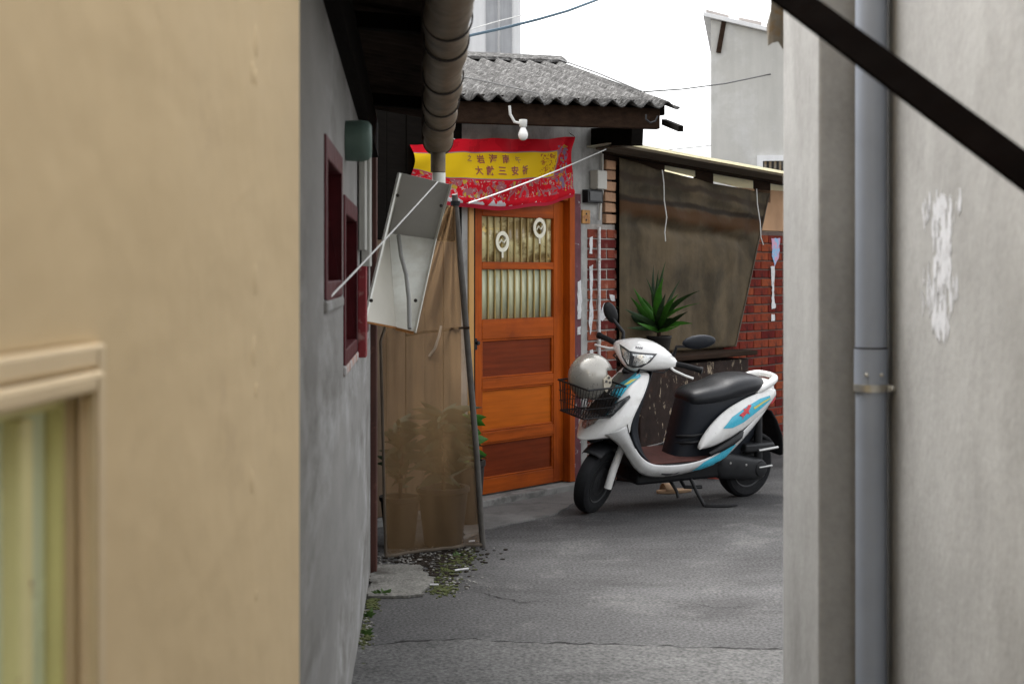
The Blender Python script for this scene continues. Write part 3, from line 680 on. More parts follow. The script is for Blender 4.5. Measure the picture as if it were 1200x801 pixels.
# torn paper and paint remnants
def scrap(parent, pts, y, mt, th=.003, name='paper_scrap', seed=1, amp=.006, step=.02):
    c = jag([Vector((a, b)) for a, b in pts] + [Vector(pts[0])], amp, step, seed)[:-1]
    return MB().prism(c, y-th, y).build(name, M[mt], parent)
def fz(px, py): t = tp(px); return (t, zy(t, py))
scr = [((675.5,330),(679,328),(680.5,352),(679,374),(675.5,374)), ((675.5,384),(679,382),(679,392),(675.5,392)), ((689,278),(692.5,277),(692,298),(689,297)),
       ((688.5,312),(693,310),(692,345),(693,372),(690,392),(688,378),(690,345)), ((700,372),(706,355),(714,366),(704,376)), ((712,345),(718,346),(719,353),(714,352)), ((689,410),(693,409),(693,420),(689,420))]
for i, q in enumerate(scr): scrap(lean if i > 1 else house, [fz(*c) for c in q], -.013 if i > 1 else -.0085, 'paper', seed=i+1, amp=.004)
scrap(lean, [fz(902,280),(fz(912,279)), fz(911,300), fz(906,312), fz(903,300)], -.014, 'paper_blue', seed=20)
scrap(lean, [fz(901,312), fz(906,312), fz(905,345), fz(907,360), fz(902,362), fz(903,340)], -.014, 'paper', seed=21)
scrap(lean, [fz(902,368), fz(906,368), fz(906,376), fz(902,376)], -.014, 'paper', seed=22, amp=.003)

# ---------------------------------------------------------------- meters, conduit and tag by the door
c = tag(MB().box(tp(691), tp(702), -.07, -.001, zy(1.1,222), zy(1.1,200)).build('junction_box', M['box_grey'], None, bevel=.006), 'small pale grey junction box high on the cement right of the banner', 'junction box'); c.matrix_world = hf
mt_ = root('meter_box', 'dark meter box fixed below the pale junction box by the door', 'meter', hf)
MB().box(tp(682), tp(700), -.05, -.001, zy(1.08,238), zy(1.08,223)).build('case', M['black_plastic'], mt_, bevel=.004)
MB().box(tp(684), tp(698), -.054, -.0505, zy(1.08,236), zy(1.08,225)).build('cover', M['smoke_lens'], mt_, bevel=.002)
tg = root('number_plate', 'small orange plate on the cement beside the door frame', 'plate', hf)
MB().box(tp(681), tp(690), -.012, -.001, zy(1.0,262), zy(1.0,246)).build('plate', M['tag_orange'], tg, bevel=.002)
for dz in (.02, -.02): MB().lathe([(.0,-.017),(.006,-.016),(.007,-.012)], (tp(685.5), 0, zy(1.0,254)+dz), 'Y', 8).build('screw', M['engine'], tg)
cp = root('conduit', 'white plastic conduit running down the brick pier', 'pipe', hf)
MB().tube([(tp(698), -.03, zy(1.13,266)), (tp(698), -.03, .02)], .0105, 10).build('pipe', M['paper'], cp, smooth=40)
for z in (1.5, .95): MB().lathe([(.011,-.008),(.0135,-.008),(.0135,.008),(.011,.008)], (tp(698), -.03, z), 'Z', 12).build('clip', M['box_grey'], cp)
cg = root('cable_riser', 'grey cable rising from the meter to the eaves', 'cable', hf)
MB().tube([(tp(700), -.02, zy(1.13,258)), (tp(701), -.02, zy(1.13,238)), (tp(703), -.02, zy(1.13,225)), (tp(703), -.02, zy(1.13,180))], .009, 8).build('pipe', M['box_grey'], cg, smooth=40)
# ---------------------------------------------------------------- bare bulb
bl = root('light_bulb', 'bare white light bulb hanging from the eave beam above the banner', 'light bulb')
BYd = 8.22
MB().tube([P(597,124,BYd), P(598,134,BYd), P(603,143,BYd), P(609,144.5,BYd)], .008, 8).build('arm', M['bulb_cap'], bl, smooth=40)
bc = P(613, 141, BYd)
MB().lathe([(.0,.005),(.022,.004),(.024,0),(.022,-.035),(.018,-.04)], bc, 'Z', 14).build('socket', M['bulb_cap'], bl, smooth=40)
MB().lathe([(.014,-.04),(.018,-.05),(.027,-.072),(.029,-.085),(.025,-.103),(.014,-.114),(.0,-.117)], bc, 'Z', 16).build('bulb', M['bulb'], bl, smooth=60)
# ---------------------------------------------------------------- banner
ban = root('temple_banner', 'red and yellow cloth banner with Chinese lettering hung above the door', 'banner', hf)
BT0, BT1 = -.68, .765
def lerp_tab(tab, u):
    for (a, va), (b, vb) in zip(tab[:-1], tab[1:]):
        if u <= b:
            q = (u-a)/(b-a); q = q*q*(3-2*q); return va+(vb-va)*q
    return tab[-1][1]
def bpt(u, v, off=0.):       # v: 0 bottom .. 1 top
    t = BT0+(BT1-BT0)*u
    zt = lerp_tab(((0,2.14),(.3,2.20),(.5,2.225),(.75,2.245),(1,2.285)), u); zb = lerp_tab(((0,1.90),(.22,1.80),(.5,1.79),(.78,1.83),(1,1.895)), u)
    y = -.09 - .03*math.sin(math.pi*v*.9)*(.4+.6*math.sin(math.pi*u)) - .010*math.sin(u*22+v*3) - .012*math.sin(u*9-v*7) - .008*math.sin(u*31-v*9)*v - .012*noise.noise(Vector((u*7, v*3, 1)))
    dg = (u-.90) - (v-.6)*.18
    y += .022*math.exp(-(dg/.025)**2)*v - .018*math.exp(-((dg-.035)/.03)**2)*v
    y -= .015*math.exp(-((v-.09)/.06)**2)
    if u < .10: y += (.10-u)*.25
    return Vector((t, y-off, zb+(zt-zb)*v))
def banner_material():
    m = bpy.data.materials.new('banner_cloth'); m.use_nodes = True; N = m.node_tree.nodes; Lk = m.node_tree.links; b = N['Principled BSDF']
    uv = N.new('ShaderNodeUVMap'); uv.uv_map = 'UVMap'; sx = N.new('ShaderNodeSeparateXYZ'); Lk.new(uv.outputs[0], sx.inputs[0])
    def math_(op, a, bb=None, cc=None):
        q = N.new('ShaderNodeMath'); q.operation = op
        for i, x in enumerate((a, bb, cc)):
            if x is None: continue
            if isinstance(x, (int, float)): q.inputs[i].default_value = x
            else: Lk.new(x, q.inputs[i])
        return q.outputs[0]
    def noi(scale, sc, dist=0):
        mp = N.new('ShaderNodeMapping'); mp.inputs['Scale'].default_value = sc; Lk.new(uv.outputs[0], mp.inputs[0])
        q = N.new('ShaderNodeTexNoise'); q.inputs['Scale'].default_value = scale; q.inputs['Detail'].default_value = 3; q.inputs['Distortion'].default_value = dist; Lk.new(mp.outputs[0], q.inputs['Vector']); return q.outputs['Fac']
    def band(x, lo, hi, soft=.006):
        return math_('MULTIPLY', math_('SMOOTHSTEP' if False else 'GREATER_THAN', x, lo), math_('LESS_THAN', x, hi))
    def mix(f, a, c):
        q = N.new('ShaderNodeMix'); q.data_type = 'RGBA'; Lk.new(f, q.inputs[0])
        for i, cc in ((6, a), (7, c)):
            if isinstance(cc, tuple): q.inputs[i].default_value = (*cc, 1)
            else: Lk.new(cc, q.inputs[i])
        return q.outputs[2]
    u, v = sx.outputs[0], sx.outputs[1]
    c = mix(math_('GREATER_THAN', noi(3, (3,1,1)), .5), (.68,.008,.022), (.58,.006,.018))
    w = math_('MULTIPLY_ADD', noi(6, (2,1,1)), .05, -.025)
    low = band(math_('ADD', v, w), .14, .40)
    flow = math_('MULTIPLY', low, math_('GREATER_THAN', noi(7, (4.2,1,1), 1.2), .545))
    c = mix(flow, c, (.38,.13,.15))
    c = mix(math_('MULTIPLY', low, math_('GREATER_THAN', noi(10, (4.2,1.2,1), 1.5), .62)), c, (.60,.38,.36))
    c = mix(math_('MULTIPLY', low, math_('GREATER_THAN', noi(6, (5.2,1.4,1), .5), .63)), c, (.55,.36,.05))
    side = math_('MULTIPLY', math_('GREATER_THAN', u, .87), math_('MULTIPLY', math_('LESS_THAN', u, .965), band(v, .2, .88)))
    c = mix(math_('MULTIPLY', side, math_('GREATER_THAN', noi(11, (4.2,1,1), .8), .52)), c, (.22,.16,.26))
    c = mix(math_('MULTIPLY', side, math_('GREATER_THAN', noi(13, (4,1.4,1), .8), .60)), c, (.50,.26,.05))
    yel = math_('MULTIPLY', band(v, .43, .80), math_('LESS_THAN', u, .865))
    rim = math_('MULTIPLY', band(v, .415, .815), math_('LESS_THAN', u, .872))
    c = mix(rim, c, (.30,.20,.26)); c = mix(yel, c, (.85,.56,.012))
    orn = math_('MULTIPLY', math_('MULTIPLY', band(v, .45, .78), band(u, .76, .86)), math_('GREATER_THAN', noi(16, (4.2,1.3,1), 1.), .54))
    c = mix(orn, c, (.50,.17,.03))
    wave = math_('LESS_THAN', math_('ADD', v, math_('MULTIPLY_ADD', noi(5, (4,.6,1), .6), .34, math_('MULTIPLY_ADD', u, .14, -.18))), .145)
    c = mix(math_('MULTIPLY', wave, math_('GREATER_THAN', v, .055)), c, (.64,.60,.63))
    c = mix(math_('LESS_THAN', v, .05), c, (.56,.03,.06))
    Lk.new(c, b.inputs['Base Color']); b.inputs['Roughness'].default_value = .7; b.inputs['Specular IOR Level'].default_value = .1
    t = N.new('ShaderNodeBsdfTranslucent'); Lk.new(c, t.inputs[0]); x = N.new('ShaderNodeMixShader'); x.inputs[0].default_value = .25
    Lk.new(b.outputs[0], x.inputs[1]); Lk.new(t.outputs[0], x.inputs[2]); Lk.new(x.outputs[0], N['Material Output'].inputs[0])
    return m
nu, nv = 110, 34
me = bpy.data.meshes.new('cloth')
me.from_pydata([tuple(bpt(i/nu, j/nv)) for j in range(nv+1) for i in range(nu+1)], [], [(j*(nu+1)+i, j*(nu+1)+i+1, (j+1)*(nu+1)+i+1, (j+1)*(nu+1)+i) for j in range(nv) for i in range(nu)])
uvl = me.uv_layers.new(name='UVMap')
for lp in me.loops:
    j, i = divmod(lp.vertex_index, nu+1); uvl.data[lp.index].uv = (i/nu, j/nv)
for p in me.polygons: p.use_smooth = True
me.materials.append(banner_material())
cl = bpy.data.objects.new('cloth', me); COL.objects.link(cl); cl.parent = ban
def glyph(ch, u, v, h, mt):
    cu = bpy.data.curves.new('g', 'FONT'); cu.body = ch; cu.size = 1.; cu.align_x = 'CENTER'; cu.align_y = 'CENTER'; cu.resolution_u = 2; cu.offset = .022
    ob = bpy.data.objects.new('g', cu); COL.objects.link(ob); dg = bpy.context.evaluated_depsgraph_get(); dg.update()
    g = bpy.data.meshes.new_from_object(ob.evaluated_get(dg)); g.name = 'character'
    bpy.data.objects.remove(ob); bpy.data.curves.remove(cu)
    L = BT1-BT0
    for q in g.vertices: q.co = bpt(u + q.co.x*h/L*1.15, v + q.co.y*h/.43, .003)
    g.materials.clear(); g.materials.append(M[mt])
    o = bpy.data.objects.new('character', g); COL.objects.link(o); o.parent = cl
def bu(px): return (tp(px)-.095-BT0)/(BT1-BT0)
for ch, px in (('岩', 562), ('海', 574.5), ('南', 587)): glyph(ch, bu(px), .70, .056, 'char')
for ch, px in (('大', 557), ('獻', 569.5), ('三', 582), ('安', 595), ('祈', 608)): glyph(ch, bu(px), .535, .059, 'char')
glyph('之', bu(547), .715, .045, 'tag_orange'); glyph('午', bu(601), .69, .045, 'tag_orange')
for px, z in ((668.5, 2.287), (530, None)):
    u = bu(px) if z is None else 1.0
    q = bpt(u, 1.); MB().tube([q, q + Vector((.02*(1 if z else -1), .06, .03))], .004, 6).build('tie', M['rope'], ban)
# ---------------------------------------------------------------- hanging tarpaulin on the lean-to
tz = root('tarpaulin', 'dark grimy tarpaulin curtain hanging under the lean-to roof', 'tarpaulin', hf)
TL, TR, BR_, BL = (1.335, 2.19), (3.29, 2.03), (2.80, .855), (1.335, .86)
def tpt(u, v):
    a = (TL[0]+(TR[0]-TL[0])*u, TL[1]+(TR[1]-TL[1])*u); b = (BL[0]+(BR_[0]-BL[0])*u, BL[1]+(BR_[1]-BL[1])*u)
    t = b[0]+(a[0]-b[0])*v; z = b[1]+(a[1]-b[1])*v
    z -= .03*math.sin(math.pi*u)*(v > .98)
    y = -.045 - .022*math.sin(math.pi*u) - .012*math.sin(u*17+v*2+1.2*math.sin(v*5)) - .006*math.sin(u*37+3*v)
    fv = .725 + .02*math.sin(u*3+.4) + .012*math.sin(u*11)
    dv = v - fv
    y -= .028*math.exp(-(dv/.045)**2)*(.5+.5*math.sin(math.pi*min(1,u*1.1))) - .03*math.exp(-((dv+.07)/.03)**2)
    y -= .02*math.exp(-((v-.86-.05*math.sin(u*4))/.03)**2)
    y -= .02*noise.noise(Vector((u*5, v*4, 3)))
    wn_ = max(.06, min(1, u*7, (1-u)*7)); y = -.045+(y+.045)*wn_
    return (t, min(y, -.032), z)
nu, nv = 90, 70; rows = [[tpt(i/nu, j/nv) for i in range(nu+1)] for j in range(nv+1)]
MB().rings(rows, False, False).build('sheet', M['tarp'], tz, smooth=60, mods=(('sol', .003),))
m = MB(); m.tube([(x, y-.004, z) for x, y, z in [tpt(1, j/40) for j in range(41)]], .006, 6); m.build('hem', M['mesh_hem'], tz, smooth=60)
def cord(name, label, pts, r=.0045, par=None, mt='rope'):
    o = MB().tube(pts, r, 6).build(name, M[mt], None, smooth=60); tag(o, label, 'cord'); return o
def fpt(px, py, out): t = tp(px); v = hf @ Vector((t, -out, 0)); return Vector((v.x, v.y, zy(t, py)))
cord('tie_cord', 'pale cord hanging down the left part of the tarpaulin', [fpt(758,200,.13), fpt(760,215,.13), fpt(759,235,.14), fpt(762,255,.14), fpt(761,272,.13), fpt(762,283,.13)])
cord('tie_cord', 'pale cord hanging down the right part of the tarpaulin', [fpt(868,222,.14), fpt(869,240,.14), fpt(871,262,.15), fpt(873,278,.14), fpt(876,287,.14)])
# ---------------------------------------------------------------- potted yucca on the ledge
def leaf_strip(m, base, tip, w, droop=.0, seed=0, n=7):
    r = random.Random(seed); b, t = Vector(base), Vector(tip); d = t-b; sd = d.cross(Vector((r.uniform(-.3,.3), -1, .2))).normalized()
    if sd.length < .1: sd = Vector((1,0,0))
    nrm = d.cross(sd).normalized(); ring = []; bnd = r.uniform(-.22,.22)*d.length
    for k in range(n+1):
        q = k/n; p = b + d*q + Vector((0,0,-droop*q*q)) + sd*bnd*q*q; ww = w*(.35+.65*math.sin(math.pi*min(1, q*.75+.22))) * (1-q**4) + .0006
        ring.append([p - sd*ww + nrm*ww*.35, p, p + sd*ww + nrm*ww*.35])
    return m.rings(ring, False, False)
yk = root('potted_yucca', 'potted plant with long sword-like green leaves behind the scooter handlebars', 'plant')
yc = hf @ Vector((1.72, -.10, 0)); yb = Vector((yc.x, yc.y, .835))
MB().lathe([(.0,0),(.065,0),(.085,.12),(.09,.125),(.09,.14),(.078,.14),(.074,.12),(.0,.118)], yb, 'Z', 18).build('pot', M['pot_dark'], yk, smooth=40)
yb2 = yb + Vector((0,0,.12))
MB().tube([yb2, yb2+Vector((.0,0,.05)), yb2+Vector((.005,0,.10))], [.016,.015,.010], 8).build('stem', M['old_wood'], yk, smooth=50)
tips = [(766,326,9.5,.017), (762,335,9.45,.018), (800,347,9.4,.018), (806,366,9.5,.010), (785,396,9.3,.015), (740,352,9.7,.014), (730,366,9.5,.012), (782,330,9.8,.012), (778,345,9.35,.016), (795,385,9.6,.010), (752,340,9.75,.013), (745,383,9.35,.012), (771,352,9.25,.016), (815,383,9.5,.009), (735,345,9.6,.010), (789,362,9.7,.012), (727,352,9.7,.014), (722,378,9.6,.013), (731,335,9.8,.012), (745,330,9.9,.012), (738,395,9.5,.013), (792,336,9.9,.010), (770,318,9.8,.010), (764,312,9.7,.015), (752,318,9.85,.013), (803,338,9.3,.016)]
for i, (px, py, Y, w) in enumerate(tips):
    b = yb2 + Vector((rnd.uniform(-.012,.012), rnd.uniform(-.012,.012), .05+rnd.uniform(0,.05)))
    leaf_strip(MB(), b, P(px+rnd.uniform(-4,4), py-5-10*(i % 4 == 1), Y), w*rnd.uniform(1.2,1.9), (.0,.03,.07,.015)[i % 4], i, 9).build('leaf', M['leaf'] if (i % 3 and i < 15) else M['leaf_dark'], yk, smooth=60)
# ---------------------------------------------------------------- brown mesh screen on a leaning pole
scn = root('tarp_screen', 'brown translucent tarp screen stretched on a leaning pole beside the door', 'screen')
pt, pb = P(533, 232, 6.95), G(566, 641)
MB().tube([pb, pb.lerp(pt, .3)+Vector((.006,0,0)), pb.lerp(pt,.7)+Vector((.004,0,0)), pt + (pt-pb)*.01], .016, 10).build('pole', M['pole'], scn, smooth=40)
Lb, Lt = P(452, 651, 6.98), P(447, 300, 6.85)
pole_at = lambda q: pb.lerp(pt, q)
def spt(u, v):
    if u > 1: u = 1
    right = pole_at(.01+.965*v); left = Lb.lerp(P(446, 392, 6.9), v/.72) if v < .72 else P(446,392,6.9).lerp(P(524, 240, 6.95), ((v-.72)/.28)**.8)
    p = left.lerp(right, u)
    bot = Vector((0,0,0))
    amp = .25+.75*v
    y = .024*math.sin(u*26-3*v*(1-u))*v**.6 + .026*math.sin(u*13+1+2*(1-v))*amp + .03*math.sin(math.pi*u)*(1-v)
    y += .035*noise.noise(Vector((u*3, v*4, 8))) + .02*noise.noise(Vector((u*8, v*7, 4)))
    return p + Vector((0, y, .0))
nu, nv = 60, 60
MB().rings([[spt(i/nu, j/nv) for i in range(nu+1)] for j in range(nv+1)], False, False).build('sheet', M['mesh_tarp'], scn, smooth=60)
MB().tube([spt(i/30, 0)+Vector((0,-.004,0)) for i in range(31)], .008, 6).build('bottom_hem', M['mesh_hem'], scn, smooth=60)
MB().tube([spt(0, j/30)+Vector((0,-.002,0)) for j in range(31)], .008, 6).build('side_hem', M['mesh_hem'], scn, smooth=60)
MB().tube([pole_at(.985)+Vector((0,0,-.01)), pole_at(.985)+Vector((.0,0,.012))], .024, 10).build('pole_cap', M['rubber'], scn, smooth=40)
q0 = pole_at(.63)
MB().tube([q0+Vector((-.30,.02,-.02)), q0+Vector((-.2,-.02,.0)), q0+Vector((-.12,-.02,.005)), q0+Vector((-.05,-.03,.02)), q0+Vector((.02,-.02,.02))], .007, 6).build('tie', M['old_wood'], scn, smooth=50)
MB().tube([q0+Vector((-.12,-.03,.03)), q0+Vector((-.13,-.04,-.02)), q0+Vector((-.15,-.04,-.08)), q0+Vector((-.18,-.035,-.12))], .007, 6).build('tie', M['rope'], scn, smooth=50)
# plants behind the screen
def bushy(name, label, x, Y, pr, ph, hh, rad, n, seed, mt='leaf_dark', lw=.014, potm='pot'):
    rt = root(name, label, 'plant'); r = random.Random(seed); b = Vector((x, Y, 0))
    MB().lathe([(.0,0),(pr*.75,0),(pr,ph*.9),(pr*1.08,ph*.92),(pr*1.08,ph),(pr*.9,ph),(pr*.88,ph*.9),(.0,ph*.88)], b, 'Z', 18).build('pot', M[potm], rt, smooth=40)
    MB().tube([b+Vector((0,0,ph*.88)), b+Vector((.01,0,ph+hh*.4)), b+Vector((0,.01,ph+hh*.75))], [.012,.009,.004], 6).build('stem', M['old_wood'], rt)
    m = MB()
    for k in range(n):
        a = r.uniform(0, 2*math.pi); z = ph + hh*r.uniform(.15, .9); rr = rad*r.uniform(.4, 1)*(1-.4*abs(z-ph-hh*.5)/hh)
        s = b + Vector((0, 0, z-.03)); leaf_strip(m, s, s+Vector((rr*math.cos(a), rr*math.sin(a), r.uniform(-.02,.09))), lw*r.uniform(.7,1.4), r.uniform(0,.05), k, 4)
    m.build('foliage', M[mt], rt, smooth=60)
bushy('potted_plant', 'bushy potted plant seen through the right side of the brown screen', -.36, 7.42, .13, .30, .46, .24, 110, 4, 'leaf_dark', .022, 'pot_dark')
bushy('potted_plant', 'smaller potted plant behind the middle of the brown screen', -.58, 7.36, .10, .26, .45, .17, 60, 5, 'leaf_dark', .016, 'pot_dark')
bushy('potted_plant', 'small leafy plant peeking out between screen pole and door', -.245, 8.0, .09, .36, .30, .14, 36, 6, 'leaf', .024, 'pot_dark')
# ---------------------------------------------------------------- white sheet-metal tray
tr = root('metal_tray', 'white bent sheet-metal tray with rusty lower edge hanging tilted below the gutter', 'metal sheet')
c_tl, c_tr = P(471, 203, 6.05), P(527, 216, 6.05); m_l, m_r = P(456, 273, 6.30), P(509, 280, 6.30); b_l, b_r = P(464, 384, 5.98), P(485, 389, 5.98)
def sheet(q, mt, name, th=.003):
    return MB().add(q, [tuple(range(len(q)))]).build(name, M[mt], tr, mods=(('sol', th, 0),))
f_t, f_b = P(468, 203, 5.95), P(427, 377, 5.72)
sheet([m_l, m_r, c_tr, c_tl], 'tray_shaded', 'upper_panel')
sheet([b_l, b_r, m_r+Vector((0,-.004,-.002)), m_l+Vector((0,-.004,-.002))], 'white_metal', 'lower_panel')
sheet([c_tl, f_t, m_l+Vector((-.004,0,0))], 'tray_side_shaded', 'side_wall')
sheet([m_l+Vector((-.004,0,0)), f_t, f_b, b_l], 'tray_side_shaded', 'side_wall')
q = Vector((.012, -.05, 0))
sheet([c_tr, m_r, m_r+q, c_tr+q], 'white_metal', 'flange'); sheet([m_r, b_r, b_r+q, m_r+q], 'white_metal', 'flange')
MB().bar(f_t, f_b, .010, .012).build('folded_edge', M['white_metal'], tr)
MB().bar(f_b, b_l, .010, .008).build('rusty_lip', M['rust'], tr)
dl = (b_r-b_l)
MB().bar(b_l+Vector((.0,-.004,-.003)), b_r+Vector((0,-.004,-.003)), .02, .012).build('rusty_lip', M['rust'], tr)
for q in (P(466,229,5.92), P(517,241,6.05), P(435,352,5.72), P(487,352,5.9)):
    MB().lathe([(.0,-.006),(.007,-.005),(.008,0)], q, 'Y', 8).build('rivet', M['band'], tr)
MB().tube([P(467, 276, 6.22), P(470, 300, 6.14), P(476, 322, 6.05), P(479, 350, 5.96), P(480, 385, 5.88)], .009, 8).build('cable', M['shadow_band'], tr, smooth=60)  # grey tube imitates the rope's shadow on the lower panel, not a real cable
# ---------------------------------------------------------------- clothes lines
wv = hf @ Vector((tp(708), -.06, 0))
cord('clothes_line', 'thin white clothesline from the maroon window up to the gutter outlet', [P(387,348,3.72), P(418,316,4.4), P(450,282,5.0), P(483,246,5.5), P(513,213,5.95)], .003)
cord('clothes_line', 'thin white clothesline from the screen pole to the black purlin', [P(549,238,6.9), P(575,229.5,7.3), P(600,220.5,7.6), P(630,209,8.0), P(655,199,8.4), P(685,186,8.8), P(710,175,9.1)], .0035)
# ---------------------------------------------------------------- right-hand building
rb = root('cement_building', 'bare grey cement building corner with a pilaster on the right', 'building')
def box_w(x0, x1, y0, y1, z0, z1): return MB().box(x0, x1, y0, y1, z0, z1)
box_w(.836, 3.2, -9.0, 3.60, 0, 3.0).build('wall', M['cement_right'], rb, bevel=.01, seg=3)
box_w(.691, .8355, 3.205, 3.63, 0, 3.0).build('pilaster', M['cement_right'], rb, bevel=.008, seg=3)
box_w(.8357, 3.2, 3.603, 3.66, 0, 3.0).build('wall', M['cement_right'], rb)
m = MB(); r_ = random.Random(12)
for k in range(300):
    zc = r_.uniform(1.30, 1.56); fz_ = (zc-1.30)/.26; yc_ = 2.775 + r_.gauss(0, .045)*(.55+.6*math.sin(fz_*5)**2) + .02*math.sin(fz_*7); rr = r_.uniform(.003,.011)
    ps = blob(yc_, zc, rr*.6, rr*2.2, 6, .55, k)
    m.prism(ps, -.0003-.0004*r_.random(), .0)
m.build('paper_remnant', M['paper_white'], rb, xf=Matrix(((0,1,0,.8355),(1,0,0,0),(0,0,1,0),(0,0,0,1))))
dpz = root('drain_pipe', 'grey plastic drain pipe in the corner beside the pilaster', 'pipe')
px_, py_ = .790, 3.13
MB().tube([(px_,py_,0), (px_,py_,1.24)], .0335, 24).build('pipe', M['pvc'], dpz, smooth=40)
MB().tube([(px_,py_,1.17), (px_,py_,1.25)], .0365, 24).build('coupling', M['pvc'], dpz, smooth=40)
MB().tube([(px_,py_,1.2505), (px_,py_,1.2535)], .0362, 24).build('joint_ring', M['pvc_mark'], dpz, smooth=40)
MB().tube([(px_,py_,1.254), (px_,py_,3.0)], .034, 24).build('pipe', M['pvc'], dpz, smooth=40)
cz = EYE-(455-318)/FPX*3.1
MB().tube([(px_,py_,cz-.008), (px_,py_,cz+.008)], .0375, 24).build('clamp', M['steel'], dpz, smooth=40)
MB().bar((px_+.03,py_-.02,cz), (.836,py_-.02,cz), .006, .014).build('clamp', M['steel'], dpz)
MB().lathe([(.0,-.012),(.006,-.011),(.006,0)], (px_+.04, py_-.022, cz), 'Y', 8).build('bolt', M['steel'], dpz)
for dx in (-.018, .014): MB().lathe([(.0,-.006),(.004,-.005),(.005,0)], (px_+dx, py_-.032, 1.195), 'Y', 8).build('screw', M['steel'], dpz)
# diagonal brace
br = root('diagonal_brace', 'dark rusty steel brace running diagonally across the top right corner', 'brace')
A_, B_ = P(850, -60, 2.25), P(1275, 256, 1.75)
arm_ = A_.copy(); B_ = A_ + (B_-A_)*((.834-A_.x)/(B_.x-A_.x))
up_ = Vector((0, -1, 0))
d_ = (B_-A_).normalized(); nrm = d_.cross(Vector((0,-1,0))).normalized()
if nrm.z < 0: nrm = -nrm
m = MB().bar(A_, B_, .010, .044, up=nrm); m.build('web', M['dark_steel'], br, bevel=.002)
m = MB().bar(A_+nrm*.020+Vector((0,.02,0)), B_+nrm*.020+Vector((0,.02,0)), .034, .006, up=nrm); m.build('flange', M['dark_steel'], br, bevel=.001)
MB().bar(arm_+Vector((-.06,0,.03)), Vector((.834, arm_.y, arm_.z+.03)), .03, .03).build('arm', M['dark_steel'], br, bevel=.002)
MB().box(.828, .8355, arm_.y-.04, arm_.y+.04, arm_.z-.04, arm_.z+.10).build('wall_plate', M['dark_steel'], br)
MB().box(.828, .8355, B_.y-.04, B_.y+.04, B_.z-.06, B_.z+.06).build('wall_plate', M['dark_steel'], br)
fl = root('torn_sheet', 'torn rusty metal sheet hanging at the top of the pilaster', 'metal sheet')
q = [P(904,-20,3.66), P(935,-20,3.66), P(935,60,3.66), P(917,57,3.66), P(912,49,3.66), P(906,50,3.66), P(900,54,3.67), P(898,30,3.68), P(903,12,3.66)]
MB().add(q, [tuple(range(9))]).build('sheet', M['rusty_sheet'], fl, mods=(('sol', .004, 0),))
MB().add([P(898,30,3.74), P(900,54,3.72), P(893,50,3.80), P(894,28,3.80)], [(0,1,2,3)]).build('folded_edge', M['rusty_sheet'], fl, mods=(('sol', .004, 0),)) if False else None
# ---------------------------------------------------------------- far buildings
fb = root('far_grey_house', 'plain grey cement house behind the lean-to with small barred window', 'house', frame(*(P(833,318,15.0).xy), 1, -.17))
wtop = 4.08
def fsl(x): return wtop - .27*x
MB().prism([(0,0),(4,0),(4,fsl(4)),(0,fsl(0))], 0, 5).build('wall', M['far_cement'], fb)
MB().prism([(-.08,fsl(-.08)+.003),(4.1,fsl(4.1)+.003),(4.1,fsl(4.1)+.05),(-.08,fsl(-.08)+.05)], -.06, 5.2).build('roof_slab', M['pale_paint'], fb, bevel=.006)
MB().bar((.14, -.012, wtop-.02), (.08, -.02, wtop-.36), .05, .03, up=(0,1,0)).build('bracket', M['old_wood'], fb)
for k in range(9):
    xa = -.05+.34*k; xb = xa+.24; MB().prism([(xa,fsl(xa)+.052),(xb,fsl(xb)+.052),(xb,fsl(xb)+.075+.012*(k % 3)),(xa,fsl(xa)+.08)], -.055, .15).build('roof_tile', M['red_roof'], fb)
def ft(px):
    k = (px-600)/FPX; x0 = P(833,318,15.0); c_ = 1/math.sqrt(1+.17**2); return (k*15.0 - x0.x)/(c_+.17*c_*k)
w = bpy.data.objects.new('window', None); COL.objects.link(w); w.parent = fb
t0, t1 = ft(894), ft(940); Yw = 15-.168*t0; z1 = EYE+(318-189)/FPX*Yw; z0 = z1-.5
MB().box(t0, t1, -.012, -.001, z0, z1).build('glass_pane', M['dark_pane'], w)
m = MB(); m.box(t0-.06, t0, -.04, -.001, z0-.06, z1+.06); m.box(t1, t1+.06, -.04, -.001, z0-.06, z1+.06); m.box(t0, t1, -.04, -.001, z1, z1+.06); m.box(t0, t1, -.04, -.001, z0-.06, z0); m.build('frame', M['pale_paint'], w)
for k in range(8): MB().box(t0+(t1-t0)*(k+.5)/8-.012, t0+(t1-t0)*(k+.5)/8+.012, -.03, -.014, z0, z1).build('window_bar', M['rusty_sheet'], w)
ta = root('far_white_building', 'tall pale apartment building far behind the tiled roof', 'building', frame(-1.9, 24, 1, .0))
MB().box(0, 2.05, 0, 5, 0, 9.0).build('wall', M['pale_paint'], ta)
for a, b in ((1.02, 1.07), (1.12, 1.15)): MB().box(a, b, -.06, -.002, 0, 9).build('drain_pipe', M['grey_panel'], ta)
for a, b in ((1.46, 1.66), (1.70, 1.90)): MB().box(a, b, -.03, -.002, 0, 9).build('recess_panel', M['grey_panel'], ta)
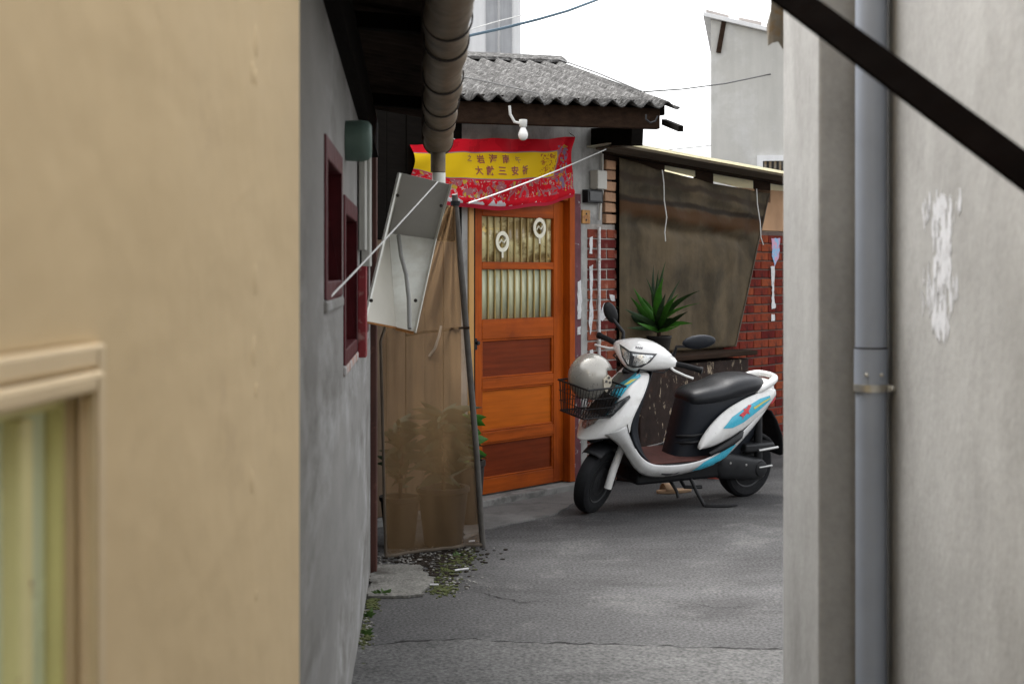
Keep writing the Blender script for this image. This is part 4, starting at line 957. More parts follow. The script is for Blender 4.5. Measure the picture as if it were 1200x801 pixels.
# ---------------------------------------------------------------- overhead wires
def wire(label, pts, r, mt='cable'):
    o = MB().tube(pts, r, 6).build('overhead_wire', M[mt], None, smooth=60); tag(o, label, 'wire', 'overhead wires'); return o
wire('blue twisted overhead cable crossing the sky above the corrugated roof', [P(505,52,8.5), P(545,43,8.8), P(590,33,9.2), P(630,23,9.5), P(665,13,9.8), P(705,-2,10.2), P(760,-26,10.8)], .010, 'cable_blue')
wire('thin dark wire from the roof edge to the far grey house', [P(700,112,10.2), P(757,107.5,11), P(800,104.5,12), P(850,98,13.4), P(915,84.5,15.3)], .007)
wire('faint wire low in the sky above the lean-to roof', [P(760,178,14.5), P(800,174,14.6), P(833,170.5,14.8)], .005)
wire('pale thin wire beside the blue cable', [P(540,38,9.5), P(580,26,9.8), P(620,16,10.2), P(680,2,10.8), P(720,-8,11)], .004, 'rope')
# ---------------------------------------------------------------- scooter
hd = Vector((-.8435, -.537, 0)).normalized(); lf_ = Vector((-hd.y, hd.x, 0)); th = R(8)
Lw = lf_*math.cos(th) - Vector((0,0,1))*math.sin(th); Uz = lf_*math.sin(th) + Vector((0,0,1))*math.cos(th)
smx = Matrix(((hd.x,Lw.x,Uz.x,1.473),(hd.y,Lw.y,Uz.y,9.03),(hd.z,Lw.z,Uz.z,0),(0,0,0,1)))
sco = root('motor_scooter', 'white motor scooter with cyan decals and wire basket parked before the brick lean-to', 'scooter', smx)
ax0, ax1 = Vector((1.17,0,.2)), Vector((.93,0,.9)); axd = (ax1-ax0).normalized()
STEER = Matrix.Translation(ax0) @ Matrix.Rotation(R(27), 4, axd) @ Matrix.Translation(-ax0)
def part(m, name, mt, par=None, **k): return m.build(name, M[mt], par or sco, **k)
def wheel(name, c, r, w, xf=None):
    e = bpy.data.objects.new(name, None); COL.objects.link(e); e.parent = sco
    rr = r; hw = w/2
    prof = [(r-.075,-hw*.75),(r-.05,-hw*.95),(r-.025,-hw),(r-.008,-hw*.78),(r,-hw*.3),(r,hw*.3),(r-.008,hw*.78),(r-.025,hw),(r-.05,hw*.95),(r-.075,hw*.75)]
    MB().lathe(prof, c, 'Y', 40).build('tyre', M['rubber'], e, smooth=35, xf=xf)
    MB().lathe([(r-.076,-hw*.8),(r-.07,-hw*.85),(r-.066,-hw*.6),(r-.066,hw*.6),(r-.07,hw*.85),(r-.076,hw*.8),(r-.09,hw*.5),(r-.09,-hw*.5)], c, 'Y', 36).build('rim', M['engine'], e, smooth=35, xf=xf)
    m = MB()
    for k in range(5):
        a = 2*math.pi*k/5+.3; c_ = Vector(c); d = Vector((math.cos(a),0,math.sin(a))); m.bar(c_+d*.03, c_+d*(r-.085), .03, .022, up=(0,1,0))
    m.lathe([(.0,-.035),(.04,-.035),(.045,-.02),(.045,.02),(.04,.035),(.0,.035)], c, 'Y', 18)
    m.build('spokes', M['engine'], e, smooth=35, xf=xf)
    MB().lathe([(.055,hw*.9-.01),(.085,hw*.9-.01),(.085,hw*.9-.006),(.055,hw*.9-.006)], c, 'Y', 24).build('brake_disc', M['engine'], e, smooth=35, xf=xf)
wheel('front_wheel', (1.185,0,.2), .2, .088, STEER)
wheel('rear_wheel', (.02,0,.197), .197, .105)
# fork
for s in (1, -1):
    part(MB().tube([(1.165,s*.077,.17), (1.15,s*.077,.26), (1.09,s*.077,.42)], [.023,.024,.022], 12), 'fork_leg', 'lever', smooth=40, xf=STEER)
part(MB().bar((1.085,-.09,.44), (1.085,.09,.44), .05, .05), 'fork_yoke', 'black_plastic', xf=STEER, bevel=.008)
part(MB().box(1.08,1.13,.05,.072,.20,.27), 'brake_caliper', 'red_part', xf=STEER, bevel=.006)
part(MB().tube([ax0.lerp(ax1,.3), ax1], .022, 10), 'steering_column', 'black_plastic', smooth=40)
# front mudguard
rings = []
for k in range(13):
    a = R(55+75*k/12); rings.append([(1.185+rr*math.cos(a), ww, .2+rr*math.sin(a)) for rr, ww in ((.205,-.065),(.222,-.058),(.232,-.03),(.234,0),(.232,.03),(.222,.058),(.205,.065))])
part(MB().rings(rings, False, False), 'front_mudguard', 'black_plastic', smooth=50, xf=STEER, mods=(('sol', .003),))
# front fairing face
def face_rows():
    rows = [((1.005,.845),(.99,.065,.85),(.965,.10,.852),(.93,.112,.85)),
            ((1.09,.755),(1.07,.09,.76),(1.035,.135,.775),(.975,.155,.79)),
            ((1.175,.655),(1.15,.105,.66),(1.11,.16,.68),(1.035,.185,.705)),
            ((1.255,.56),(1.225,.11,.57),(1.185,.165,.585),(1.095,.203,.63)),
            ((1.315,.485),(1.275,.10,.50),(1.225,.155,.52),(1.12,.207,.56)),
            ((1.345,.445),(1.285,.085,.465),(1.21,.145,.49),(1.11,.203,.495))]
    out = []
    for c, a, b, d in rows:
        out.append([(d[0],-d[1],d[2]), (b[0],-b[1],b[2]), (a[0],-a[1],a[2]), (c[0],0,c[1]), a, b, d])
    return out
fair = part(MB().rings(face_rows(), False, False), 'front_fairing', 'white_paint', smooth=80, mods=(('sub', 2), ('sol', .006)))
# lower side skirts
sk = []
for (a, b) in (((1.255,.115,.50),(1.135,.196,.575)), ((1.22,.145,.492),(1.122,.203,.525)), ((1.15,.165,.44),(1.065,.205,.425)), ((1.085,.175,.355),(1.01,.205,.365)), ((1.01,.172,.265),(.94,.208,.325)), ((.88,.17,.225),(.85,.21,.312)),
               ((.70,.175,.232),(.70,.21,.305)), ((.52,.185,.262),(.52,.21,.325)), ((.40,.19,.288),(.40,.205,.375)), ((.26,.178,.38),(.27,.192,.448)), ((.13,.15,.47),(.14,.165,.525)), ((.01,.115,.55),(.02,.13,.595)), ((-.09,.065,.62),(-.09,.07,.655))):
    mid = ((a[0]+b[0])/2, max(a[1],b[1])+.008, (a[2]+b[2])/2); sk.append((a, mid, b))
skirts = []
for s in (1, -1):
    o = part(MB().rings([[(x, s*y, z) for x, y, z in r_] for r_ in sk], False, False), 'side_skirt', 'skirt_shaded_white', smooth=80, mods=(('sub', 2), ('sol', .005))); skirts.append(o)
# inner leg shield
rows = []
for (e, c) in (((.925,.108,.845),(.865,.85)), ((.975,.148,.785),(.90,.77)), ((1.035,.18,.70),(.935,.69)), ((1.09,.197,.625),(.955,.61)), ((1.112,.20,.56),(.96,.54)), ((1.10,.198,.495),(.955,.48)), ((1.055,.2,.425),(.935,.42)), ((1.0,.2,.365),(.92,.37)), ((.93,.2,.325),(.90,.325))):
    rows.append([(e[0],-e[1],e[2]), (c[0]*.75+e[0]*.25,-e[1]*.62,(c[1]+e[2])/2), (c[0],-e[1]*.3,c[1]), (c[0],e[1]*.3,c[1]), (c[0]*.75+e[0]*.25,e[1]*.62,(c[1]+e[2])/2), e])
part(MB().rings(rows, False, False), 'leg_shield', 'blue_black', smooth=80, mods=(('sub', 2), ('sol', .006)))
# wheel arch liner
rows = []
for x, z, w in ((1.30,.455,.06),(1.25,.51,.12),(1.15,.52,.16),(1.06,.46,.165),(.99,.36,.165),(.96,.24,.16)):
    rows.append([(x-.01,-w,z-.03),(x,-w*.6,z+.01),(x,0,z+.02),(x,w*.6,z+.01),(x-.01,w,z-.03)])
part(MB().rings(rows, False, False), 'wheel_arch', 'black_plastic', smooth=60, mods=(('sub', 1), ('sol', .004)))
# floor
part(MB().box(.40,.96,-.2,.2,.285,.312), 'footboard', 'black_plastic', bevel=.01)
part(MB().box(.44,.93,-.185,.185,.3125,.320), 'floor_mat', 'mat_red', bevel=.003)
part(MB().box(.33,.97,-.13,.13,.175,.284), 'underbody', 'black_plastic', bevel=.02)
# body below the seat
def sring(x0, x1, hw, z, n=20, e=.55):
    out = []
    for k in range(n):
        a = 2*math.pi*k/n; c_, s_ = math.cos(a), math.sin(a)
        out.append(((x0+x1)/2+(x1-x0)/2*math.copysign(abs(c_)**e, c_), hw*math.copysign(abs(s_)**e, s_), z))
    return out
part(MB().rings([sring(.10,.665,.115,.30), sring(.06,.648,.12,.36), sring(.0,.628,.128,.46), sring(-.04,.605,.135,.56), sring(-.05,.59,.13,.64), sring(-.05,.575,.115,.69)]), 'seat_body', 'blue_black', smooth=60)
for z in (.445, .405):
    part(MB().tube([(.632,.04,z-.012),(.618,.09,z),(.565,.122,z+.006),(.50,.132,z+.018)], [.006,.011,.011,.004], 8), 'vent_slot', 'black_plastic', smooth=50)
# white tail panels
U_ = ((.556,.384,.150),(.50,.488,.158),(.42,.566,.165),(.34,.620,.165),(.2,.672,.155),(.05,.702,.135),(-.095,.712,.085))
D_ = ((.550,.376,.165),(.48,.388,.188),(.40,.413,.195),(.26,.462,.188),(.13,.525,.165),(.0,.588,.132),(-.105,.645,.08))
tails = []
for s in (1, -1):
    rows = [[(u[0], s*u[2]*.93, u[1]), (u[0]*.7+d[0]*.3, s*(max(u[2],d[2])+.006), u[1]*.7+d[1]*.3), (u[0]*.3+d[0]*.7, s*(max(u[2],d[2])+.010), u[1]*.3+d[1]*.7), (d[0], s*d[2]*.97, d[1])] for u, d in zip(U_, D_)]
    tails.append(part(MB().rings(rows, False, False), 'tail_panel', 'white_paint', smooth=80, mods=(('sub', 2), ('sol', .006))))
part(MB().rings([sring(-.13,-.02,.06,.60,14), sring(-.15,-.02,.065,.63,14), sring(-.15,-.02,.06,.66,14)]), 'tail_light', 'decal_red', smooth=50)
for s in (1, -1): part(MB().tube([(.50,s*.205,.355),(.42,s*.212,.385),(.34,s*.212,.418),(.27,s*.204,.452),(.24,s*.19,.475)], [.012,.020,.022,.020,.01], 8), 'foot_peg_strip', 'black_plastic', smooth=60)
part(MB().rings([sring(-.10,.03,.10,.665,16), sring(-.105,.02,.095,.70,16), sring(-.105,.0,.08,.73,16), sring(-.105,-.03,.065,.75,16)]), 'tail_cowl', 'white_paint', smooth=60)
# grab rail
part(MB().tube([(.10,.115,.69),(.03,.118,.725),(-.05,.108,.760),(-.105,.078,.773),(-.122,0,.776),(-.105,-.078,.773),(-.05,-.108,.760),(.03,-.118,.725),(.10,-.115,.69)], [.016,.024,.027,.022,.020,.022,.027,.024,.016], 10), 'grab_rail', 'white_paint', smooth=80, mods=(('sub', 1),))
# seat
st = []
for x, zt, zb, hw in ((.585,.672,.640,.05),(.572,.695,.632,.095),(.53,.718,.634,.125),(.46,.734,.640,.140),(.39,.744,.648,.148),(.33,.758,.658,.153),(.285,.778,.668,.155),(.21,.793,.676,.155),(.12,.797,.688,.146),(.05,.792,.698,.126),(.0,.776,.704,.095),(-.012,.752,.712,.06)):
    st.append([(x, hw*f, zb+(zt-zb)*g) for f, g in ((-.9,0),(-1,.25),(-.98,.6),(-.8,.9),(-.4,1),(0,1.0),(.4,1),(.8,.9),(.98,.6),(1,.25),(.9,0),(.4,-.02),(-.4,-.02))])
part(MB().rings(st), 'seat', 'vinyl', smooth=80, mods=(('sub', 2),))
# engine, rear fender, mud flap, shock, exhaust
part(MB().rings([[(x, y0_+(y1_-y0_)*(.5+.5*math.copysign(abs(math.sin(a))**.6, math.sin(a))), z+h*math.copysign(abs(math.cos(a))**.6, math.cos(a))) for a in [2*math.pi*k/16 for k in range(16)]] for x, z, h, y0_, y1_ in ((.36,.25,.05,.06,.13),(.33,.25,.085,.055,.15),(.2,.235,.08,.055,.155),(.08,.215,.075,.055,.155),(-.0,.205,.07,.06,.15),(-.035,.2,.05,.065,.135))]), 'engine_case', 'engine', smooth=50)
part(MB().lathe([(.0,.166),(.03,.165),(.045,.16),(.05,.15)], (.02,0,.215), 'Y', 20), 'engine_cover', 'alloy' if False else 'engine', smooth=40)
part(MB().box(-.08,.16,.06,.15,.325,.375), 'air_filter_box', 'engine', bevel=.012)
part(MB().tube([(-.10,.155,.345),(.06,.158,.335)], .008, 8), 'trim_bar', 'alloy', smooth=40)
part(MB().tube([(-.06,.16,.232),(.05,.163,.228)], .007, 8), 'trim_bar', 'alloy', smooth=40)
for k in range(3): part(MB().lathe([(.0,.006),(.008,.005),(.009,0)], (.28-.13*k, .152, .27-.02*k), 'Y', 8), 'bolt', 'alloy')
part(MB().tube([(.0,.10,.24),(.05,.11,.55)], .026, 10), 'rear_shock', 'engine', smooth=40)
rings = []
for k in range(11):
    a = R(20+130*k/10); rings.append([(.02+rr*math.cos(a), ww, .197+rr*math.sin(a)) for rr, ww in ((.205,-.075),(.228,-.065),(.236,0),(.228,.065),(.205,.075))])
part(MB().rings(rings, False, False), 'rear_mudguard', 'black_plastic', smooth=50, mods=(('sol', .004),))
rows = [[(x, w, z) for w in (-hw, -hw*.5, 0, hw*.5, hw)] for x, z, hw in ((-.10,.56,.07),(-.14,.50,.085),(-.19,.40,.095),(-.215,.32,.095),(-.222,.275,.085),(-.224,.262,.06))]
part(MB().rings(rows, False, False), 'mud_flap', 'rubber', smooth=50, mods=(('sol', .008),))
part(MB().tube([(.55,-.12,.19),(.35,-.16,.19),(.2,-.17,.22),(-.12,-.18,.28)], [.018,.02,.05,.05], 12), 'exhaust', 'engine', smooth=40)
# side stand (on the ground) and centre stand
part(MB().tube([(.56,.11,.20),(.53,.155,.11),(.50,.205,.035)], .011, 8), 'side_stand', 'black_plastic', smooth=40)
part(MB().tube([(.50,.205,.037),(.47,.24,.040),(.40,.29,.050),(.34,.315,.058)], [.011,.010,.009,.007], 8), 'side_stand', 'black_plastic', smooth=40)
part(MB().tube([(.62,.09,.19),(.58,.10,.13),(.45,.10,.12)], .012, 8), 'centre_stand', 'black_plastic', smooth=40)
part(MB().tube([(.68,.05,.19),(.66,.12,.12),(.655,.14,.08)], .010, 8), 'centre_stand', 'black_plastic', smooth=40)
# headset cowl (steered)
def cowl_ring(y, zt, zb, xf_, xb, n=18):
    out = []
    for k in range(n):
        a = 2*math.pi*k/n; c_, s_ = math.cos(a), math.sin(a)
        x = (xf_+xb)/2+(xf_-xb)/2*math.copysign(abs(c_)**.75, c_); z = (zt+zb)/2+(zt-zb)/2*math.copysign(abs(s_)**.8, s_)
        out.append((x - .35*(z-.93)*1.0, y, z))
    return out
cw = []
for y, zt, zb, xf_, xb in ((.215,.945,.925,.885,.865),(.19,.965,.905,.915,.845),(.15,.985,.892,.965,.835),(.10,1.008,.872,1.01,.825),(.05,1.022,.850,1.035,.82),(0,1.026,.838,1.045,.82)):
    cw.append((y, zt, zb, xf_, xb))
rings = [cowl_ring(*c) for c in cw] + [cowl_ring(-c[0], *c[1:]) for c in cw[-2::-1]]
cowl = part(MB().rings(rings), 'headset_cowl', 'white_paint', smooth=60, xf=STEER, mods=(('sub', 1),))
part(MB().rings([cowl_ring(y, .862, .815, .99, .85) for y in (.055, 0, -.055)]), 'cowl_base', 'black_plastic', smooth=60, xf=STEER)
def steer_part(m, name, mt, par=None, **k): return part(m, name, mt, par, xf=STEER, **k)
for s in (1, -1):
    steer_part(MB().tube([(.87,s*.20,.935),(.85,s*.26,.938),(.82,s*.345,.935)], [.016,.0165,.0175], 12), 'grip', 'rubber', smooth=40)
    steer_part(MB().tube([(.822,s*.340,.935),(.818,s*.356,.935)], .021, 12), 'bar_end', 'black_plastic', smooth=40)
    steer_part(MB().tube([(.90,s*.19,.915),(.905,s*.22,.905),(.895,s*.29,.895),(.875,s*.335,.888)], [.009,.008,.007,.008], 8), 'brake_lever', 'lever', smooth=40)
    # mirrors
mir = ((1, (.83,.16,.985), (.80,.20,1.04), (.775,.30,1.065)), (-1, (.87,-.15,.98), (.86,-.19,1.05), (.85,-.235,1.13)))
for s, a, b, c in mir:
    steer_part(MB().tube([a, b, Vector(b).lerp(Vector(c), .75)], [.011,.009,.010], 8), 'mirror_stalk', 'black_plastic', smooth=40)
def mirror_head(c, ax, ay, az_, rot):
    m = MB(); rings = []
    for k in range(9):
        p = -math.pi/2+math.pi*k/8; rings.append([Vector((ax*math.sin(p), ay*math.cos(p)**.7*math.cos(a)+.0, az_*math.cos(p)**.7*math.sin(a))) for a in [2*math.pi*j/16 for j in range(16)]] if k not in (0, 8) else [Vector((ax*math.sin(p), .02*ay*math.cos(a), .02*az_*math.sin(a))) for a in [2*math.pi*j/16 for j in range(16)]])
    m.rings(rings); m.v = [rot @ v + Vector(c) for v in m.v]; return m
invS = STEER.inverted()
def at_scooter(px, py, w):      # point of the scooter frame on a picture ray at lateral offset w
    inv = smx.inverted(); c = inv @ Vector((0,0,EYE)); d = (inv @ P(px, py, 1.0)) - c
    k = (w-c.y)/d.y; return c + d*k
lm = at_scooter(819, 400.5, .33); rm = at_scooter(715.5, 366, -.25)
vx_ = (smx.inverted().to_3x3() @ Vector((1,0,0))).normalized(); vz_ = (smx.inverted().to_3x3() @ Vector((0,0,1))).normalized(); vy_ = (smx.inverted().to_3x3() @ Vector((0,1,0))).normalized()
basis = Matrix((vy_, vx_, vz_)).transposed()
part(mirror_head(lm, .022, .098, .041, basis @ Matrix.Rotation(R(6), 3, 'X')), 'mirror', 'blue_black', smooth=50)
part(mirror_head(rm, .022, .040, .068, basis @ Matrix.Rotation(R(22), 3, 'X')), 'mirror', 'black_plastic', smooth=50)
la = STEER @ Vector((.85,.17,.97)); ra = STEER @ Vector((.88,-.16,.98))
part(MB().tube([la, la+Vector((-.01,.01,.06)), lm.lerp(la,.3)+Vector((0,0,-.0)), lm], [.011,.009,.009,.012], 8), 'mirror_stalk', 'black_plastic', smooth=50)
part(MB().tube([ra, ra+Vector((0,0,.04)), rm.lerp(ra,.35), rm], [.013,.011,.010,.012], 8), 'mirror_stalk', 'black_plastic', smooth=50)
for o in [o for o in sco.children if o.name.startswith('mirror_stalk')][:2]: bpy.data.objects.remove(o)
# decals and lenses laid on the evaluated surfaces
bpy.context.view_layer.update()
def bvh_of(objs):
    dg = bpy.context.evaluated_depsgraph_get(); vv = []; ff = []
    for o in objs:
        m_ = o.evaluated_get(dg).to_mesh(); b = len(vv); vv += [v.co.copy() for v in m_.vertices]; ff += [tuple(b+i for i in p.vertices) for p in m_.polygons]
    return BVHTree.FromPolygons(vv, ff)
cdir_o = smx.inverted() @ Vector((0,0,EYE))
def decal(par, bvh, poly, dirn, name, mt, origin, ux, uz, off=.0025, th=.0, cuts=3, smooth=60):
    """poly in (ux,uz) coordinates from origin; thrown onto the surface along dirn"""
    bm = bmesh.new(); vs_ = [bm.verts.new(Vector(origin)+Vector(ux)*a+Vector(uz)*b) for a, b in poly]; bm.faces.new(vs_)
    bmesh.ops.triangulate(bm, faces=bm.faces); bmesh.ops.subdivide_edges(bm, edges=bm.edges, cuts=cuts, use_grid_fill=True)
    dv = Vector(dirn).normalized(); dead = []
    for v in bm.verts:
        h, n, i, d = bvh.ray_cast(v.co, dv)
        if h is None:
            h, n, i, d = bvh.find_nearest(v.co + dv*.5)
            if h is None: dead.append(v); continue
        if n.dot(dv) > 0: n = -n
        v.co = h + n*off
    bmesh.ops.recalc_face_normals(bm, faces=bm.faces)
    if sum((f.normal.dot(dv) for f in bm.faces)) > 0: bmesh.ops.reverse_faces(bm, faces=bm.faces)
    me = bpy.data.meshes.new(name); bm.to_mesh(me); bm.free()
    for p in me.polygons: p.use_smooth = True
    me.materials.append(M[mt]); o = bpy.data.objects.new(name, me); COL.objects.link(o); o.parent = par
    return o
B_tail = bvh_of(tails[:1]); B_skirt = bvh_of(skirts[:1]); B_fair = bvh_of([fair]); B_cowl = bvh_of([cowl])
side = dict(dirn=(0,-1,0), origin=(0,.6,0), ux=(1,0,0), uz=(0,0,1))
def dside(par, bvh, pts, name, mt, off=.003): return decal(par, bvh, pts, name=name, mt=mt, off=off, **side)
dside(tails[0], B_tail, [(.405,.505),(.33,.568),(.21,.622),(.08,.662),(-.02,.672),(-.03,.645),(.09,.595),(.24,.53),(.33,.505)], 'cyan_decal', 'cyan')
dside(tails[0], B_tail, [(.28,.575),(.225,.602),(.19,.632),(.165,.63),(.195,.595),(.24,.565),(.255,.545),(.245,.572)], 'red_decal', 'decal_red', .0045)
dside(tails[0], B_tail, [(.215,.585),(.185,.578),(.20,.60),(.23,.615),(.238,.605)], 'red_decal', 'decal_red', .005)
dside(tails[0], B_tail, [(.15,.615),(.05,.645),(-.02,.658),(-.02,.650),(.06,.632),(.14,.603)], 'yellow_decal', 'decal_yellow', .0045)
dside(skirts[0], B_skirt, [(.62,.262),(.55,.310),(.43,.352),(.33,.405),(.29,.398),(.36,.325),(.45,.288),(.55,.262)], 'cyan_decal', 'cyan')
dside(skirts[0], B_skirt, [(.86,.268),(.82,.262),(.76,.255),(.72,.268),(.735,.252),(.80,.246),(.85,.255)], 'logo_mark', 'decal_dark')
# fairing graphics, seen from the front left
dv = Vector((-1,-.9,.05)).normalized(); ux = Vector((.9,-1,0)).normalized()*-1; oz = Vector((1.1,0,0)) - dv*1.2
def dfair(pts3, name, mt, off=.003, cuts=3):
    # pts3: picture-like points given as pixel columns/rows on the photo plane of the scooter
    bm = bmesh.new(); vs_ = []
    inv = smx.inverted(); c = inv @ Vector((0,0,EYE))
    for px, py in pts3: vs_.append(bm.verts.new(c + ((inv @ P(px, py, 1.0))-c)*7.0))
    bm.faces.new(vs_); bmesh.ops.triangulate(bm, faces=bm.faces); bmesh.ops.subdivide_edges(bm, edges=bm.edges, cuts=cuts, use_grid_fill=True)
    return bm, c
def project(pts3, bvh, name, mt, par, off=.003, cuts=3):
    bm, c = dfair(pts3, name, mt, off, cuts); kill = []
    for v in bm.verts:
        d = (v.co-c).normalized(); h, n, i, dd = bvh.ray_cast(v.co, d)
        if h is None: kill.append(v); continue
        if n.dot(d) > 0: n = -n
        v.co = h + n*off
    bmesh.ops.delete(bm, geom=kill, context='VERTS'); bmesh.ops.recalc_face_normals(bm, faces=bm.faces)
    me = bpy.data.meshes.new(name); bm.to_mesh(me); bm.free()
    for p in me.polygons: p.use_smooth = True
    me.materials.append(M[mt]); o = bpy.data.objects.new(name, me); COL.objects.link(o); o.parent = par; return o
project([(713,466),(722,452),(735,440),(748,428),(752,431),(742,445),(728,462),(716,482),(708,490)], B_fair, 'cyan_decal', 'teal', fair)
project([(722,460),(736,447),(750,438),(751,441),(738,452),(724,470)], B_fair, 'cyan_decal', 'cyan', fair, .0045)
project([(731,452),(740,445),(747,444),(738,450)], B_fair, 'yellow_decal', 'decal_yellow', fair, .006)
project([(713,487),(720,477),(737,464),(728,474),(720,484)], B_fair, 'indicator_lens', 'lens', fair, .006)
project([(710,490),(719,474),(738,463),(739,466),(729,477),(718,488)], B_fair, 'indicator_surround', 'smoke_lens', fair, .0042)
project([(708,444),(722,436),(736,436),(746,436),(738,443),(722,452),(706,470)], B_fair, 'front_visor', 'smoke_lens', fair, .004)
project([(726,403),(731,406),(738,411),(750,413),(770,414.5),(762,424),(752,430),(742,431),(735,428),(729,418)], B_cowl, 'headlight_surround', 'smoke_lens', cowl, .002)
project([(728,407),(733,410),(739,414),(737,427),(731,418)], B_cowl, 'headlight', 'lens_bright', cowl, .005)
project([(742,415),(752,415.5),(766,416.5),(758,425),(746,429),(740.5,427)], B_cowl, 'headlight', 'lens_bright', cowl, .005)
project([(741,417),(744,417),(741,429),(739,428)], B_cowl, 'headlight_divider', 'smoke_lens', cowl, .006)
for i in range(4): project([(745+i*2.2,406+.3*i),(746.5+i*2.2,406+.3*i),(746.2+i*2.2,408.2+.3*i),(744.7+i*2.2,408.2+.3*i)], B_cowl, 'logo_mark', 'decal_dark', cowl, .003, 1)
project([(683,494),(690,489),(703,490),(696,497),(686,502),(682,500)], B_fair, 'position_light', 'lens', fair, .004)
for k_, (y_, dy_) in enumerate(((.10,.03),(.06,.05),(-.08,-.02))):
    a_ = STEER @ Vector((.90, y_*1.9, .915)); part(MB().tube([a_, a_+Vector((.05,0,-.03)), Vector((1.0,y_*.7+dy_,.87)), Vector((.985,y_*.5,.82))], .0045, 6), 'control_cable', 'black_plastic', smooth=60)
part(MB().tube([(1.135,.197,.574),(1.123,.204,.527),(1.10,.206,.487),(1.068,.207,.43)], .0022, 5), 'panel_seam', 'black_plastic', smooth=60)
part(MB().lathe([(.0,-.004),(.012,-.003),(.013,.004)], (.905,.03,.79), 'X', 12), 'ignition_lock', 'alloy', smooth=40)
# basket
bk = bpy.data.objects.new('basket', None); COL.objects.link(bk); bk.parent = sco
bt = [(1.13,.15,.785),(1.40,.15,.775),(1.40,-.15,.775),(1.13,-.15,.785)]; bb = [(1.20,.12,.605),(1.39,.12,.60),(1.39,-.12,.60),(1.20,-.12,.605)]
def loop_(m, q, r): m.tube([Vector(q[i % 4]) for i in range(5)], r, 6) if False else [m.tube([Vector(q[i]), Vector(q[(i+1) % 4])], r, 6) for i in range(4)]
m = MB(); loop_(m, bt, .0055); loop_(m, bb, .005); m.build('rim', M['black_plastic'], bk, smooth=40)
m = MB()
for lev in (.33, .66):
    q = [Vector(bb[i]).lerp(Vector(bt[i]), lev) for i in range(4)]; loop_(m, q, .0022)
for i in range(4):
    n = 11 if i % 2 else 10
    for k in range(n):
        f_ = (k+.5)/n; m.tube([Vector(bb[i]).lerp(Vector(bb[(i+1) % 4]), f_), Vector(bt[i]).lerp(Vector(bt[(i+1) % 4]), f_)], .0022, 5)
for k in range(9):
    f_ = (k+.5)/9; m.tube([Vector(bb[0]).lerp(Vector(bb[1]), f_), Vector(bb[3]).lerp(Vector(bb[2]), f_)], .0022, 5)
for k in range(10):
    f_ = (k+.5)/10; m.tube([Vector(bb[0]).lerp(Vector(bb[3]), f_), Vector(bb[1]).lerp(Vector(bb[2]), f_)], .0022, 5)
m.build('wires', M['black_plastic'], bk)
MB().bar((1.12,0,.70), (1.22,0,.60), .16, .02).build('bracket', M['black_plastic'], bk)
# ---------------------------------------------------------------- helmet in the basket
inv = smx
hc = smx @ Vector((1.27, -.01, .815))
hel = root('helmet', 'silver open-face helmet lying in the scooter basket', 'helmet', Matrix.Translation(hc) @ Matrix.Rotation(R(6), 4, 'Y') @ Matrix.Rotation(R(18), 4, 'Z'))
# local: face opening towards +X, crown up
rings = []
for k in range(15):
    p = R(90-155*k/14); rings.append([(.135*math.cos(p)*math.cos(a)*(1.0), .122*math.cos(p)*math.sin(a), .138*math.sin(p)) for a in [2*math.pi*j/40 for j in range(40)]])
m = MB().rings(rings, False)
vv = m.v
def in_open(f):
    c_ = sum((vv[i] for i in f), Vector())/len(f); a = math.degrees(math.atan2(c_.y, c_.x)); return c_.z < .045 and abs(a) < 62
m.f = [f for f in m.f if not in_open(f)]
m.build('shell', M['helmet'], hel, smooth=80, mods=(('sol', .012),))
rings = []
for k in range(12):
    p = R(88-140*k/11); rings.append([(.118*math.cos(p)*math.cos(a), .106*math.cos(p)*math.sin(a), .121*math.sin(p)) for a in [2*math.pi*j/28 for j in range(28)]])
m = MB().rings(rings, False); vv = m.v; m.f = [f for f in m.f if not in_open(f)]; m.build('lining', M['helmet_dark'], hel, smooth=80)
for s in (-1, 1):
    ep = bpy.data.objects.new('ear_plate', None); COL.objects.link(ep); ep.parent = hel
    B_ = [(.03,.0),(.062,.028),(.092,.01),(.095,-.03),(.075,-.075),(.045,-.06)]
    m = MB(); pts = []
    for x, z in B_:
        y = .122*math.sqrt(max(.02, 1-(x/.135)**2-(z/.138)**2)); pts.append((x, s*(y+.003), z))
    n = len(pts); outer = [(x, y+s*.007, z) for x, y, z in pts]
    m.add(pts+outer, [tuple(range(n)), tuple(range(n, 2*n))] + [(i, (i+1) % n, n+(i+1) % n, n+i) for i in range(n)]); m.build('plate', M['cream_plate'], ep)
    for x, z in ((.05,-.01),(.078,-.015),(.066,.012)):
        y = .122*math.sqrt(1-(x/.135)**2-(z/.138)**2)+.012
        MB().lathe([(.0,s*.004),(.007,s*.003),(.008,0)], (x, s*y, z), 'Y', 10).build('stud', M['helmet_dark'], ep)
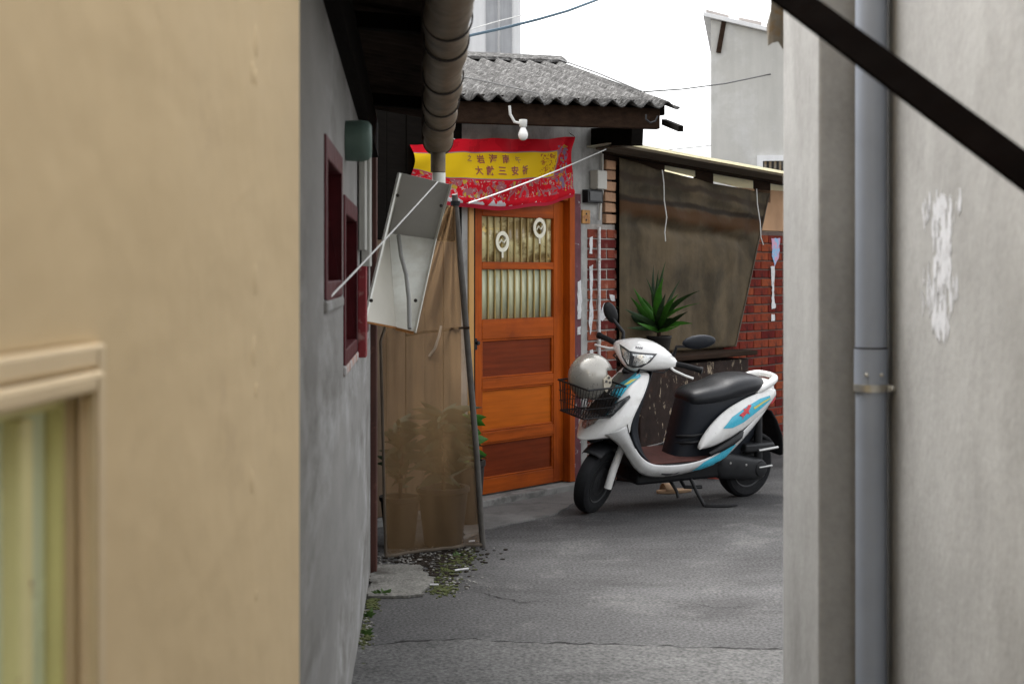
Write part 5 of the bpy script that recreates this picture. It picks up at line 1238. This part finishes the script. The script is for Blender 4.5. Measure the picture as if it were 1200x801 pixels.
# ---------------------------------------------------------------- small things behind and below the scooter
bs = root('basin', 'red plastic basin on the ground behind the scooter footboard', 'basin', Matrix.Translation(hf @ Vector((1.95,-.42,0))))
MB().lathe([(.0,.012),(.09,.012),(.13,.13),(.145,.135),(.147,.128),(.133,.122),(.095,.0),(.0,.0)], (0,0,.0), 'Z', 24).build('bowl', M['basin'], bs, smooth=50)
bs.scale = (1,1,1)
sl_c = G(790, 577)
sp = root('slipper', 'flat tan slipper lying on the asphalt under the scooter', 'slipper', Matrix.Translation(sl_c) @ Matrix.Rotation(R(200), 4, 'Z'))
out_ = [(.125*math.cos(a), (.042+.008*math.cos(a))*math.sin(a)*(1-.18*math.cos(2*a))) for a in [2*math.pi*k/24 for k in range(24)]]
MB().slab(out_, .002, .022).build('sole', M['slipper'], sp, bevel=.004, smooth=40)
rings = []
for x in (.02, .05, .08):
    rings.append([(x, .05*math.cos(a), .02+.045*math.sin(a)) for a in [math.pi*k/10 for k in range(11)]])
MB().rings(rings, False, False).build('strap', M['slipper'], sp, smooth=60, mods=(('sol', .004),))
# ---------------------------------------------------------------- weeds, moss and litter by the left wall
def weed(px, py, n, h, seed, label):
    rt = root('weed', label, 'weed', Matrix.Translation(G(px, py))); r = random.Random(seed); m = MB()
    for k in range(n):
        a = r.uniform(0, 6.28); l = h*r.uniform(.5, 1); b = Vector((r.uniform(-.012,.012), r.uniform(-.012,.012), 0))
        leaf_strip(m, b, b+Vector((l*.7*math.cos(a), l*.7*math.sin(a), l*r.uniform(.4,.9))), .006, .01, k, 4)
    m.build('foliage', M['weed'], rt, smooth=60)
weed(447, 698, 16, .07, 1, 'small green weed sprouting at the edge of the concrete slab')
weed(431, 722, 10, .05, 2, 'tiny weed at the foot of the grey wall past the slab')
weed(427, 744, 12, .05, 3, 'tiny weed lowest at the foot of the grey wall')
weed(536, 651, 12, .04, 4, 'low weed in the moss below the screen pole')
def scatter(name, label, cat, spots, size, mt, n, seed, flat=.5):
    r = random.Random(seed); m = MB()
    for _ in range(n):
        (px, py, sx, sy) = r.choice(spots); c_ = G(px+r.gauss(0, sx), py+r.gauss(0, sy)); s = size*r.uniform(.4, 1.3); a = r.uniform(0, 3.1)
        ps = [(c_.x+s*r.uniform(.6,1.2)*math.cos(a+2*math.pi*k/5), c_.y+s*r.uniform(.6,1.2)*math.sin(a+2*math.pi*k/5)) for k in range(5)]
        m.slab(ps, .001, .001+s*flat*r.uniform(.5,1.2))
    o = m.build(name, M[mt]); tag(o, label, cat, None, 'stuff'); return o
scatter('moss', 'patchy green moss on the ground before the brown screen', 'moss', [(540,655,9,6),(525,672,8,8),(517,690,8,4),(428,745,3,12),(436,705,4,8)], .008, 'moss', 900, 3, .5)
scatter('gravel', 'loose grit and rubble along the foot of the brown screen', 'gravel', [(545,642,14,4),(500,650,20,5),(470,656,20,4),(440,675,5,10),(425,735,6,20),(530,680,22,12)], .007, 'grit', 420, 5, .8)
scatter('gravel', 'dark soil and dirt under the edge of the brown screen', 'soil', [(490,655,25,5),(530,648,20,5),(515,665,18,9)], .012, 'soil', 700, 6, .3)
for (a, b, lb) in (((533,671), (549,669), 'white cigarette butt lying on the moss before the screen'), ((504,688), (514,688), 'white cigarette butt lying beside the concrete slab'), ((549,637), (556,636), 'white paper bit by the foot of the screen pole')):
    p0, p1 = G(*a), G(*b); z = Vector((0,0,.013)); m = MB().tube([p0+z, p1+z], .0045, 8)
    tag(m.build('cigarette_butt', M['paper'], None, smooth=40), lb, 'litter', 'litter on the ground')
